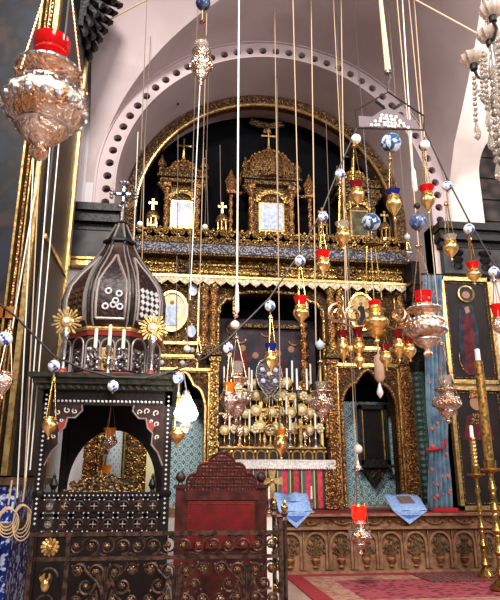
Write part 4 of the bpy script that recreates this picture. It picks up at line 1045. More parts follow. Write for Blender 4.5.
# cresting of scrolls on the parapet
m = MB(); rd = random.Random(2)
for i in range(9):
    cx = -1.1 + i * .085; h = .10 + .10 * math.exp(-((i - 4) / 2.4) ** 2); q = 1 if i < 4 else -1
    m.tube([(x, TY + .34, z) for x, z in spiral(cx, 1.30 + h * .55, h * .5, -PI / 2, q * 1.2, 10)], .018, 5)
    m.ball((cx, TY + .33, 1.3 + h * .55), .022, 6, 4); m.obox((cx + .04, TY + .34, 1.31 + h * .3), (.05, .02, .09), (0, q * .4, 0))
m.box(-1.2, -.32, TY + .32, TY + .36, 1.24, 1.31); m.box(-1.2, -1.15, TY + .32, TY + .36, 0, 1.25); m.box(-.37, -.32, TY + .32, TY + .36, 0, 1.25)
m.build('carved_cresting', GOLDD, TH)
for x in (-1.26, -.22):
    m = MB(); m.lathe(x, TY + .1, [(.03, 1.28), (.02, 1.31), (.045, 1.36), (.03, 1.41), (.015, 1.43), (.02, 1.45), (.003, 1.48)], 10); m.build('finial', DWOOD, TH)
# rear board with a large arch
m = MB(); ax0, ax1, az = -1.34, -.22, 1.5
A_ = [(ax1, 1.2), (ax1, az - .2)] + [(x, z) for x, z in arc((ax0 + ax1) / 2, az - .2, (ax1 - ax0) / 2, 0, 180, 24, 1.32)] + [(ax0, 1.2)]
m.prism([(ax1, 1.2)] + A_[1:-1] + [(ax0, 1.2), (tx0 + .0, 1.2), (tx0, 2.36), (tx1, 2.36), (tx1, 1.2)], TB - .05, TB); m.box(tx0, tx1, TB - .05, TB, 0, 1.2); m.build('rear_board', DWOOD, TH)
# canopy drum: octagon with arcaded panels
DY = 7.52; DR = .63; dz0, dz1 = 2.53, 3.12
m = MB(); m.lathe(tc_, DY, [(DR * .98, dz0), (DR * .98, dz1)], 8, rot=PI / 8); m.build('drum', DWOOD2, TH)
m = MB(); m.lathe(tc_, DY, [(DR * 1.05, dz0), (DR * 1.05, dz0 + .06), (DR, dz0 + .07)], 8, rot=PI / 8); m.lathe(tc_, DY, [(DR, dz1 - .1), (DR * 1.03, dz1 - .04)], 8, rot=PI / 8); m.build('red_band', REDP, TH)
m = MB(); m.lathe(tc_, DY, [(DR * 1.04, dz1 - .045), (DR * 1.06, dz1 - .02), (DR * 1.04, dz1)], 8, rot=PI / 8); m.build('gilt_band', GOLDB, TH)
def onface(k, u, d, z):   # face k of the octagon, u along it, d outwards
    a = -PI / 2 + k * PI / 4; ap = DR * math.cos(PI / 8) + d
    return (tc_ + ap * math.cos(a) - u * math.sin(a), DY + ap * math.sin(a) + u * math.cos(a), z)
def faceplate(mb, k, pts, d0, d1):
    n = len(pts); vs = [onface(k, u, d1, z) for u, z in pts] + [onface(k, u, d0, z) for u, z in pts]
    mb.add(vs, [tuple(range(n)), tuple(range(2 * n - 1, n - 1, -1))] + [(i, i + n, (i + 1) % n + n, (i + 1) % n) for i in range(n)])
for k, uw in ((-1, None), (0, None), (1, None)):
    for s, u0 in enumerate((-.165, 0, .165) if k == 0 else (-.12, .12)):
        hwid = .065 if k == 0 else .09
        m = MB(); faceplate(m, k, [(u0 - hwid, dz0 + .08), (u0 + hwid, dz0 + .08), (u0 + hwid, dz0 + .34), (u0 - hwid, dz0 + .34)], 0, .02)
        pn = m.build('embossed_panel', GOLDB if (k == 0 and s == 1) else SILVW, TH)
        m = MB(); pts = [(u0 - hwid - .012, dz0 + .08), (u0 - hwid - .012, dz0 + .36)] + [(u0 + (hwid + .012) * math.cos(PI - PI * i / 8), dz0 + .36 + (hwid + .02) * math.sin(PI * i / 8)) for i in range(1, 8)] + [(u0 + hwid + .012, dz0 + .36), (u0 + hwid + .012, dz0 + .08)]
        m.tube([onface(k, u, .03, z) for u, z in pts], .011, 6); m.build('arch_frame', STRING, pn)
        m = MB(); 
        for (uu, zz, rr) in ((0, .14, .04), (0, .22, .03), (.03, .2, .02), (-.03, .18, .02), (0, .29, .025)): c = onface(k, u0 + uu, .022, dz0 + zz); m.ball(c, rr, 8, 6)
        m.build('embossed_figure', GOLD if (k == 0 and s == 1) else SILVW, pn)
# onion dome
prof = [(.575, 3.12), (.63, 3.20), (.655, 3.36), (.66, 3.50), (.62, 3.68), (.53, 3.84), (.41, 3.99), (.30, 4.14), (.225, 4.27), (.19, 4.36)]
m = MB(); m.lathe(tc_, DY, prof, 8, rot=PI / 8); dm = m.build('onion_dome', DWOOD2, TH)
def domept(k, u, z, d=.0):   # u in -1..1 across face k
    for (r0_, z0_), (r1_, z1_) in zip(prof, prof[1:]):
        if z0_ <= z <= z1_: r = r0_ + (r1_ - r0_) * (z - z0_) / (z1_ - z0_); break
    a = -PI / 2 + k * PI / 4; ap = r * math.cos(PI / 8) + d; uu = u * r * math.sin(PI / 8)
    return (tc_ + ap * math.cos(a) - uu * math.sin(a), DY + ap * math.sin(a) + uu * math.cos(a), z)
for k in range(-2, 3):
    m = MB(); zz = [3.22, 3.36, 3.52, 3.70, 3.86, 4.0, 4.12]; vs = []; fs = []
    for j, z in enumerate(zz):
        wv = .68 if z < 3.7 else .68 * (1 - ((z - 3.7) / .46) ** 1.3)
        vs += [domept(k, -wv, z, .012), domept(k, wv, z, .012)]
    for j in range(len(zz) - 1): fs.append((2 * j, 2 * j + 1, 2 * j + 3, 2 * j + 2))
    m.add(vs, fs); pn = m.build('dome_panel', REDPAINT if k in (0, 1, 2) else DWOOD2, dm)
    m = MB(); path = [vs[i] for i in range(0, len(vs), 2)] + [vs[i] for i in range(len(vs) - 1, 0, -2)]
    m.tube(path + [path[0]], .018, 5)
    zz2 = [3.14, 3.2, 3.36, 3.52, 3.7, 3.86, 4.02, 4.16, 4.3]
    for s in (-.84, .84): m.tube([domept(k, s, z, .012) for z in zz2], .012, 4)
    m.build('silver_stringing', STRING, pn)
    m = MB()
    if k == 0:
        for (u, z) in ((-.12, 3.55), (.3, 3.52), (-.2, 3.36), (.1, 3.38), (.36, 3.36), (.18, 3.43)):
            c = domept(k, u * 1.2, z, .02); m.ring(c, .032, .012, 12, 5)
        m.build('pearl_ring', PEARL, pn)
    elif k == 1:
        for i in range(4):
            for j in range(5): c = domept(k, -.45 + i * .3, 3.3 + j * .075, .018); m.obox(c, (.05, .02, .05), (0, PI / 4, PI / 4))
        m.build('pearl_squares', PEARL, pn)
    elif k == -1:
        for i in range(3):
            for j in range(5): c = domept(k, -.4 + i * .4, 3.3 + j * .075, .014); m.obox(c, (.045, .02, .045), (0, 0, -PI / 4))
        m.build('carved_squares_pattern', IRONG, pn)
m = MB(); 
for k in range(8):
    a = PI / 8 + k * PI / 4; m.tube([(tc_ + (r + .005) * math.cos(a), DY + (r + .005) * math.sin(a), z) for r, z in prof], .022, 6)
m.build('dome_rib', BLACKW, dm)
m = MB(); m.lathe(tc_, DY, [(.19, 4.34), (.23, 4.37), (.23, 4.40), (.18, 4.42), (.10, 4.58), (.07, 4.66), (.085, 4.69), (.05, 4.71)], 8, rot=PI / 8); nk = m.build('neck', DWOOD, TH)
m = MB()
for k in range(8):
    a = PI / 8 + k * PI / 4; m.tube([(tc_ + r * math.cos(a), DY + r * math.sin(a), z) for r, z in ((.185, 4.42), (.105, 4.58), (.072, 4.66))], .012, 4)
m.build('neck_ribs', STRING, nk)
CX = t = thing('dome_cross', 'silver cross with dark stones standing on the tip of the onion dome', 'cross', (tc_, DY, 4.7))
m = MB(); m.lathe(tc_, DY, [(.04, 4.70), (.022, 4.74), (.022, 4.96), (.03, 4.98)], 8); m.build('staff', SILV, t)
m = MB(); zc = 5.12
for q in range(4):
    a = q * PI / 2; m.tube([(tc_, DY, zc), (tc_ + .15 * math.cos(a), DY, zc + .17 * math.sin(a))], [.028, .02], 6)
    for s in (-.6, 0, .6): m.ball((tc_ + .165 * math.cos(a + s * .45), DY, zc + .185 * math.sin(a + s * .45)), .028, 8, 6)
m.build('arms', SILV, t)
m = MB(); m.ball((tc_, DY - .025, zc), .036, 8, 6); m.cut()
for q in range(4): a = q * PI / 2; m.ball((tc_ + .12 * math.cos(a), DY - .022, zc + .14 * math.sin(a)), .026, 8, 6); m.cut()
m.build_each('stone', NAVY, t)
# sunburst fans on the cornice
def sunburst(px, py, rpx, label, fan):
    Yq = 6.86; p = P(px, py, Yq); R = rpx * mpp(px, py, Yq); zb = 2.53
    t = thing('sunburst_reliquary', label, 'reliquary', (p.x, Yq, zb))
    m = MB()
    for i in range(20):
        a = 2 * PI * i / 20; L = R * (1.05 if i % 2 else .86); w0, w1 = .13, .085
        m.prism([(p.x + R * .3 * math.cos(a - w0), p.z + R * .3 * math.sin(a - w0)), (p.x + L * .9 * math.cos(a - w1), p.z + L * .9 * math.sin(a - w1)), (p.x + L * math.cos(a), p.z + L * math.sin(a)), (p.x + L * .9 * math.cos(a + w1), p.z + L * .9 * math.sin(a + w1)), (p.x + R * .3 * math.cos(a + w0), p.z + R * .3 * math.sin(a + w0))], Yq - .006 + .006 * (i % 2), Yq + .006 + .006 * (i % 2))
    m.build('rays', GOLDB, t)
    m = MB(); m.lathe(p.x, Yq, [(R * .42, .02), (R * .42, -.015), (R * .32, -.03)], 18, axis='y', cz=p.z); m.build('disc', LGOLD, t)
    m = MB(); m.lathe(p.x, Yq, [(R * .24, -.025), (R * .2, -.045), (R * .1, -.052)], 14, axis='y', cz=p.z, mod=(.05, 2)); m.build('white_figure', PEARL, t)
    m = MB(); m.lathe(p.x, Yq, [(.03, zb + .08), (.022, zb + .12), (.03, p.z - R - .06), (.045, p.z - R - .03), (.05, p.z - R * .9), (.03, p.z - R * .5)], 10); m.build('stem', SILV, t)
    m = MB(); m.lathe(p.x, Yq, [(.07, zb), (.065, zb + .04), (.03, zb + .08)], 10); m.build('foot', REDP, t)
sunburst(67, 321, 15, 'gold sunburst reliquary on the left corner of the throne cornice', 1)
sunburst(153, 328, 15, 'gold sunburst reliquary on the right corner of the throne cornice', 1)
# three branched candelabrum
Yq = 6.85; p = P(109, 350, Yq); t = thing('candelabrum', 'silver three branched candelabrum with ivory candles on the throne cornice', 'candelabrum', (p.x, Yq, 2.53))
m = MB(); m.lathe(p.x, Yq, [(.09, 2.53), (.07, 2.55), (.03, 2.57), (.02, 2.63), (.035, 2.67), (.018, 2.71), (.018, 2.8), (.03, 2.82), (.035, 2.88)], 12); 
for q in (-1, 1): m.tube([(p.x, Yq, 2.74), (p.x + q * .08, Yq, 2.72), (p.x + q * .15, Yq, 2.76), (p.x + q * .155, Yq, 2.84)], .014, 6); m.lathe(p.x + q * .155, Yq, [(.015, 2.82), (.035, 2.84), (.035, 2.85)], 10)
m.build('stand', SILV, t)
for q, zz in ((-1, 2.85), (0, 2.88), (1, 2.85)):
    m = MB(); m.lathe(p.x + q * .155, Yq, [(.021, zz), (.02, zz + .22 + .02 * (q == 0)), (.005, zz + .23 + .02 * (q == 0))], 10); m.build('candle', WAX, t)

# ================================================================== RED CHAIR
t = CH = thing('bishop_chair', 'red leather bishop chair with a lobed carved back, beside the canopied throne', 'chair', (.51, 6.7, 0))
cx0, cx1, cy = .03, .99, 6.62
for x in (cx0, cx1 - .1):
    m = MB(); m.box(x, x + .1, cy, cy + .09, 0, 1.33); m.box(x - .02, x + .12, cy - .02, cy + .11, 1.33, 1.365); po = m.build('post', REDWOOD, CH)
    m = MB(); m.lathe(x + .05, cy + .045, [(.03, 1.365), (.02, 1.385), (.048, 1.42), (.05, 1.45), (.035, 1.48), (.01, 1.5)], 12, mod=(.05, 6)); m.build('knob', DWOOD2, po)
m = MB(); m.box(cx0 + .1, cx1 - .1, cy + .01, cy + .08, .06, 1.30); m.box(cx0 + .1, cx1 - .1, cy - .005, cy + .09, 1.21, 1.30); m.build('back_frame', REDWOOD, CH)
m = MB(); m.box(cx0 + .13, cx1 - .13, cy - .012, cy + .012, .74, 1.20); lp_ = m.build('leather_panel', LEATHER, CH)
m = MB()
for i in range(26): m.ball((cx0 + .16 + i * .0256, cy - .015, 1.175), .007, 5, 4)
for i in range(16):
    for x in (cx0 + .155, cx1 - .155): m.ball((x, cy - .015, .77 + i * .0262), .007, 5, 4)
m.build('brass_nails', BRASS, lp_)
cc = (cx0 + cx1) / 2
crest = [(cx0 + .12, 1.30), (cx0 + .12, 1.36)]
crest += [(x, z) for x, z in arc(cx0 + .20, 1.39, .085, 190, 80, 6)]
crest += [(x, z) for x, z in arc(cx0 + .31, 1.50, .085, 175, 75, 6)]
crest += [(x, z) for x, z in arc(cc, 1.54, .15, 165, 90, 7)]
cr2 = crest + [(2 * cc - x, z) for x, z in crest[::-1][1:]]
m = MB(); m.prism(cr2[::-1], cy + .01, cy + .07); cr_ = m.build('crest', LATT, CH)
m = MB(); m.tube([(x, cy + .012, z) for x, z in cr2], .014, 5); m.build('crest_edge', REDWOOD, cr_)
m = MB()
for i in range(24):
    for j in range(13):
        x = cx0 + .15 + i * .03 + (.015 if j % 2 else 0); z = 1.33 + j * .026
        # stay inside the lobed outline
        best = None
        for (xa_, za_), (xb_, zb_) in zip(cr2, cr2[1:]):
            if min(xa_, xb_) <= x <= max(xa_, xb_) and abs(xb_ - xa_) > 1e-6: zc_ = za_ + (zb_ - za_) * (x - xa_) / (xb_ - xa_); best = zc_ if best is None else max(best, zc_)
        if best and z < best - .025: m.obox((x, cy + .008, z), (.017, .014, .017), (0, PI / 4, 0))
m.build('lattice_studs', REDWOOD, cr_)
m = MB(); m.box(cx0 + .02, cx1 - .02, cy + .09, cy + .6, .42, .5); m.build('seat', LEATHER, CH)
for x in (cx0 + .01, cx1 - .09): m = MB(); m.box(x, x + .08, cy + .54, cy + .62, 0, .72); m.build('leg', REDWOOD, CH); m = MB(); m.box(x, x + .08, cy + .06, cy + .64, .70, .76); m.build('armrest', REDWOOD, CH)

# ================================================================== IRON GRILLE
FY = 6.0; fx0, fx1 = -1.24, 1.03
t = FE = thing('iron_fence', 'wrought iron scroll fence with gilt rosettes across the foreground', 'fence', (-.1, FY, 0))
for z0, z1 in ((.92, .955), (.715, .745), (.02, .05)): m = MB(); m.box(fx0, fx1, FY - .025, FY + .02, z0, z1); m.build('rail', IRON, FE)
for x in (fx0, -.92, fx1): m = MB(); m.box(x - .02, x + .02, FY - .02, FY + .02, 0, 1.06 if x == fx1 else .955); m.build('upright', IRON, FE)
def scroll(mb, cx, cz, R, a0, turns, r=.011, y=FY): mb.tube([(x, y, z) for x, z in spiral(cx, cz, R, a0, turns, 16, .3)], [r * (1 - .3 * i / 16) for i in range(17)], 5)
def rosette(cx, cz, R, parent, y=FY, mt=IRONG):
    mb = MB(); mb.ball((cx, y - .014, cz), R * .78, 8, 6)
    for q in range(6): mb.ball((cx + R * .7 * math.cos(q * PI / 3), y - .004, cz + R * .7 * math.sin(q * PI / 3)), R * .36, 6, 4)
    mb.build('rosette', mt, parent)
nf = 14; sp = (fx1 - fx0 - .34) / nf
for i in range(nf):
    cx = fx0 + .32 + (i + .5) * sp; up = 1 if i % 2 else -1
    m = MB(); scroll(m, cx, .832, .075, -up * PI / 2, up * 1.15)
    m.tube([(cx - sp * .5, FY, .832 + up * .06), (cx - sp * .2, FY, .832 + up * .078), (cx, FY, .832 + up * .075)], .010, 5)
    m.tube([(cx, FY, .832 - up * .075), (cx + sp * .3, FY, .832 - up * .078), (cx + sp * .5, FY, .832 - up * .06)], .010, 5)
    s_ = m.build('frieze_scroll', IRON, FE); rosette(cx, .832, .03, s_)
m = MB(); cx = fx0 + .16; 
for q in range(12): a = q * PI / 6; m.tube([(cx, FY, .832), (cx + .07 * math.cos(a), FY, .832 + .07 * math.sin(a))], [.014, .018], 5); m.ball((cx + .07 * math.cos(a), FY, .832 + .07 * math.sin(a)), .016, 6, 4)
m.ball((cx, FY - .02, .832), .03, 8, 6); m.build('gilt_sunflower', GOLDB, FE)
# lower tree-of-life scroll panels
def treepanel(xa, xb):
    w_ = xb - xa; c = (xa + xb) / 2
    m = MB(); m.tube([(c, FY, .05), (c, FY, .3), (c + .006, FY, .50), (c, FY, .66)], [.026, .02, .014, .008], 6); st_ = m.build('scroll_stem', IRON, FE)
    for q in (-1, 1):
        for (dx, cz, R) in ((.085, .615, .07), (.235, .63, .065), (.16, .50, .075), (.30, .50, .065), (.08, .39, .065), (.235, .375, .075), (.12, .22, .09), (.28, .19, .085)):
            if dx + R > w_ / 2 + .04: continue
            m = MB(); x = c + q * dx; up = 1 if cz > .55 else -1
            m.tube([(x + q * a, FY, cz + b * up) for a, b in spiral(0, 0, R, PI, -1.35, 18, .22)], [.014 * (1 - .45 * i / 18) for i in range(19)], 5)
            m.tube([(c, FY, max(.06, cz - .2)), (c + q * dx * .3, FY, cz - .09 * up), (x - q * R, FY, cz)], [.013, .013, .013], 5)
            for g in (.6, 2.2): m.ball((x + q * R * 1.05 * math.cos(g), FY, cz + R * 1.05 * math.sin(g) * up), .015, 6, 4)
            s_ = m.build('scroll', IRON, FE); rosette(x, cz, .026 + .008 * ((dx * 100) % 2), s_)
for xa, xb in ((-.90, -.26), (-.26, .38), (.38, 1.02)): treepanel(xa, xb)
m = MB(); scroll(m, -1.08, .58, .09, 0, 1.2); scroll(m, -1.08, .36, .09, PI, -1.2); scroll(m, -1.08, .16, .08, 0, 1.2); s_ = m.build('scroll', IRON, FE)
m = MB()
for q in (-1, 1): m.prism([(-1.10, .50), (-1.10 + q * .05, .58), (-1.08 + q * .02, .62)][::q], FY - .02, FY)
m.ball((-1.09, FY - .02, .52), .04, 8, 6, 1.4); m.build('gilt_bud', GOLDB, FE)
# return side with finial posts
t = RF = thing('side_fence', 'short iron fence return with ball finials and gilt leaves, right of the bishop chair', 'fence', (1.06, 6.4, 0))
for yy, zt in ((6.06, 1.10), (6.7, 1.12)):
    m = MB(); m.lathe(1.08, yy, [(.022, 0), (.022, zt - .08), (.035, zt - .06), (.018, zt - .03), (.035, zt), (.02, zt + .03)], 8); po = m.build('post', IRON, RF)
    m = MB(); m.ball((1.08, yy, zt + .05), .036, 8, 6); m.lathe(1.08, yy, [(.012, zt + .08), (.018, zt + .1), (.003, zt + .13)], 8); m.build('finial', BRASS, po)
for zz in (.94, .72, .04): m = MB(); m.box(1.065, 1.095, 6.06, 6.7, zz - .015, zz + .015); m.build('rail', IRON, RF)
for yy in (6.2, 6.38, 6.56):
    for zz in (.83, .58, .38, .18):
        m = MB(); m.tube([(1.08, yy + a, zz + b) for a, b in spiral(0, 0, .075, 0, 1.2, 12, .3)], .011, 5); s_ = m.build('scroll', IRON, RF)
        m = MB(); m.ball((1.065, yy, zz), .03, 7, 5); m.build('gilt_leaf', BRASS, s_)

# ================================================================== left pier furnishing
t = thing('pier_painting', 'huge murky dark blue painting in gilt mouldings on the left pier', 'painting', (-2.8, 7.2, 3.36))
m = MB(); m.box(-4.2, -2.06, 7.24, 7.3, 3.36, 8.05); cv = m.build('canvas', CANVASB, t)
rd = random.Random(11); cols = [ROBER, ROBEB, CANVAS, ROBEB, CANVAS]
m = MB(); m.box(-4.2, -1.82, 7.14, 7.3, 8.05, 8.12); m.box(-4.2, -1.82, 7.16, 7.3, 8.2, 8.25); m.box(-4.2, -1.9, 7.12, 7.3, 3.24, 3.38); m.build('picture_frame', mat('orange gilt frame', (206, 128, 62), .35, .7, (160, 92, 44), 'noise', 9, .4, .6), t)
for (xa, xb, mt) in ((-2.06, -2.035, GOLDB), (-2.0, -1.975, GOLDR), (-1.94, -1.925, GOLDB), (-1.875, -1.81, GOLDB)):
    m = MB(); m.box(xa, xb, 7.12 if mt is GOLDB else 7.16, 7.3, 1.46, 8.1); m.build('gilt_moulding', mt, t)
t = thing('pier_cladding', 'dark brown panel with a slanting gilt edge on the inner face of the left pier', 'panel', (-1.74, 8.1, 1.46))
m = MB(); m.box(-1.76, -1.735, 7.34, 8.95, 1.46, 8.3); m.build('panel_field', mat('brown panel paint', (52, 36, 34), .5, 0, (36, 26, 26), 'noise', 3, .4, .6), t)
m = MB(); m.box(-1.75, -1.70, 8.84, 8.98, 1.46, 8.3); m.box(-1.75, -1.71, 7.34, 8.95, 4.36, 4.42); m.build('gilt_edge', GOLDB, t)
t = thing('carved_pier_panel', 'carved gilt openwork panel below the murky painting on the left pier', 'panel', (-2.5, 7.2, 1.46))
m = MB(); m.box(-4.2, -2.05, 7.24, 7.3, 1.46, 3.22); m.build('ground', DVOID, t)
m = MB(); carve(m, -2.8, -2.28, 1.5, 3.2, 7.22, .13, 71, .05); m.build('openwork', GOLDD, t)
m = MB(); carve(m, -2.26, -2.10, 1.5, 3.2, 7.2, .14, 72, .05); m.box(-2.28, -2.25, 7.18, 7.26, 1.46, 3.22); m.build('gilt_strip', GOLDR, t)
# dark carved crest high on the pier
t = thing('carved_crest', 'black carved leaf crest projecting from the top of the left pier', 'carving', (-1.75, 8.7, 8.3))
rd = random.Random(9)
for i in range(7):
    z = 8.35 + i * .19; out = .10 + .075 * i
    m = MB()
    for yy in (8.3, 8.6, 8.9):
        m.tube([(-1.78, yy, z + .1), (-1.76 + out * .6, yy - .03, z + .05), (-1.76 + out, yy - .05, z - .06), (-1.76 + out * .9, yy - .06, z - .14)], [.07, .085, .06, .012], 6)
    m.box(-1.755, -1.72 + out * .4, 8.15, 9.0, z, z + .19)
    m.build('leaf_course', BLACKW, t)

# ================================================================== ropes
def rope(px0, py0, px1, py1, Y0_, Y1_, label, mt=ROPEW, r=.011, ext=None):
    a, b = P(px0, py0, Y0_), P(px1, py1, Y1_)
    m = MB(); m.rope(a, b, r); tag(m.build('rope', mt), label, 'rope'); return a, b
def vrope(px, py, pyb, Y, label, mt=ROPEW, r=.01, top=None):
    p = P(px, py, Y); zb = P(px, pyb, Y).z; ztop = P(px, -6, Y).z if top is None else top
    m = MB(); m.rope((p.x, Y, ztop), (p.x, Y, zb), r); return tag(m.build('rope', mt), label, 'rope')
rope(107, 21, 158, -6, 8.9, 8.2, 'tan rope slanting up from the black carved crest', ROPET, .012)
rope(405, -6, 480, 35, 6.0, 4.4, 'tan rope slanting down to the crystal chandelier', ROPET, .008)
rope(414, -4, 430, 212, 8.0, 8.0, 'tan rope hanging behind the gold lamp with red glass cup', ROPET, .010)
pts = [(53, 0, 25), (36, 200, 300), (24, 320, 480)]
for i, (pa, pb, lab, mt) in enumerate((((34, 150), (17, 498), 'white cord on the left pier ending in the left coil', ROPEW), ((40, 150), (24, 495), 'tan cord on the left pier ending in the right coil', ROPET), ((54, 90), (25, 490), 'white cord just right of the gilt moulding on the left pier', ROPEW), ((60, 130), (30, 470), 'pale cord before the brown inner face of the left pier', ROPEW))):
    rope(pa[0], pa[1], pb[0], pb[1], 7.0, 7.0, lab, mt, .0065)
rope(42, 152, 12, 330, 7.03, 7.03, 'short white cord over the murky painting on the left pier', ROPEW, .008)
def coil(px, py, label, rx, rz, Y=6.95):
    p = P(px, py, Y); m = MB(); rd = random.Random(int(px))
    pts = []
    for i in range(4 * 18):
        a = 2 * PI * i / 18; k = i // 18; s = 1 + .1 * (k - 1.5) ; pts.append((p.x + rx * s * math.sin(a) + .01 * k, Y - .012 * k, p.z + rz * s * math.cos(a) - .02 * k))
    m.tube(pts, .007, 5); m.rope((p.x, Y, p.z + rz), (p.x + .01, Y - .0, p.z + rz + .25), .010); tag(m.build('rope_coil', mat('hemp rope ' + label[:4], (188, 160, 124), .85)), label, 'rope', 'rope coils')
coil(7, 517, 'hemp rope coil hanging at the far left over the blue tiles', .09, .12); coil(21, 517, 'hemp rope coil hanging on the pier edge, right of the other coil', .085, .15)
rope(138, 132, 133, 262, 10.45, 10.45, 'thin white cord dropping left of the gold arch', ROPEW, .008)
rope(147, -5, 141, 150, 8.3, 8.3, 'thin grey cord before the left of the arch holes', ROPED, .008)
rope(200, 84, 190, 300, 8.0, 8.0, 'white cord below the small silver lamp at the top', ROPEW, .007)
rope(145, 130, 142, 262, 10.9, 10.9, 'thin tan cord beside the left shrine', ROPET, .008)
rope(239, -6, 237, 285, 8.5, 8.5, 'bright thick white rope left of the central shrine', ROPEW, .015)
rope(311, -6, 316, 345, 9.0, 9.0, 'tan cord hanging between the central and right shrines', ROPET, .011)
rope(341, -6, 346, 330, 8.6, 8.6, 'pale cord left of the triangular crown hanger', ROPET, .009)
rope(402, -6, 413, 172, 8.0, 8.0, 'white cord running down to the slate blue ball', ROPEW, .012)
rope(277, 55, 280, 430, 10.8, 10.8, 'grey cord hanging down the middle of the central shrine', ROPED, .009)
for i, (a, b, c, d, lb) in enumerate(((178, 135, 176, 345, 'thin grey cord left of the white shrine picture'), (206, 150, 208, 225, 'thin grey cord right of the left shrine'), (220, 145, 221, 225, 'thin grey cord above the cupola by the central shrine'), (326, 120, 330, 235, 'thin grey cord above the cupola right of the central shrine'))): rope(a, b, c, d, 11.3, 11.3, lb, ROPED, .008)
# hooks in the soffit
for (px, py, lb) in ((145, 128, 'small black iron hook on the soffit, lower left'), (178, 104, 'small black iron hook on the soffit, upper left'), (276, 62, 'small black iron hook at the crown of the soffit')):
    p = P(px, py, 11.0); m = MB(); m.tube([p, p + Vector((.02, 0, .18)), p + Vector((.05, 0, .24))], .014, 5); m.ball(p, .03, 6, 4); tag(m.build('ceiling_hook', WIRE), lb, 'hook')
p = P(288, 10, 9.4); m = MB(); m.lathe(p.x, 9.4, [(.12, p.z + .06), (.14, p.z), (.10, p.z - .03), (.05, p.z - .02)], 16); tag(m.build('ceiling_boss', HOLE), 'dark round boss on the vault crown above the arch', 'boss')

# ================================================================== HANGING LAMPS
BIG = [(.03, 0), (.15, .03), (.22, .07), (.20, .10), (.11, .135), (.14, .165), (.30, .19), (.46, .24), (.56, .29), (.61, .325), (.54, .345), (.58, .36), (.72, .40), (.90, .46), (.985, .52), (1.0, .56), (.96, .61), (.86, .655), (.80, .68), (.56, .70), (.47, .74), (.44, .80), (.50, .83), (.68, .86), (.79, .89), (.80, .905), (.64, .925), (.48, .95), (.43, .97), (.43, 1.0)]
SMALL = [(.03, 0), (.17, .04), (.17, .09), (.07, .13), (.14, .19), (.40, .30), (.76, .44), (.98, .58), (1.02, .68), (.94, .78), (.74, .86), (.68, .91), (.80, .96), (.76, 1.0)]
TWIN = [(.03, 0), (.2, .03), (.12, .08), (.5, .16), (.85, .26), (.8, .36), (.4, .44), (.3, .5), (.7, .58), (1.0, .68), (.9, .8), (.55, .88), (.6, .95), (.5, 1.0)]
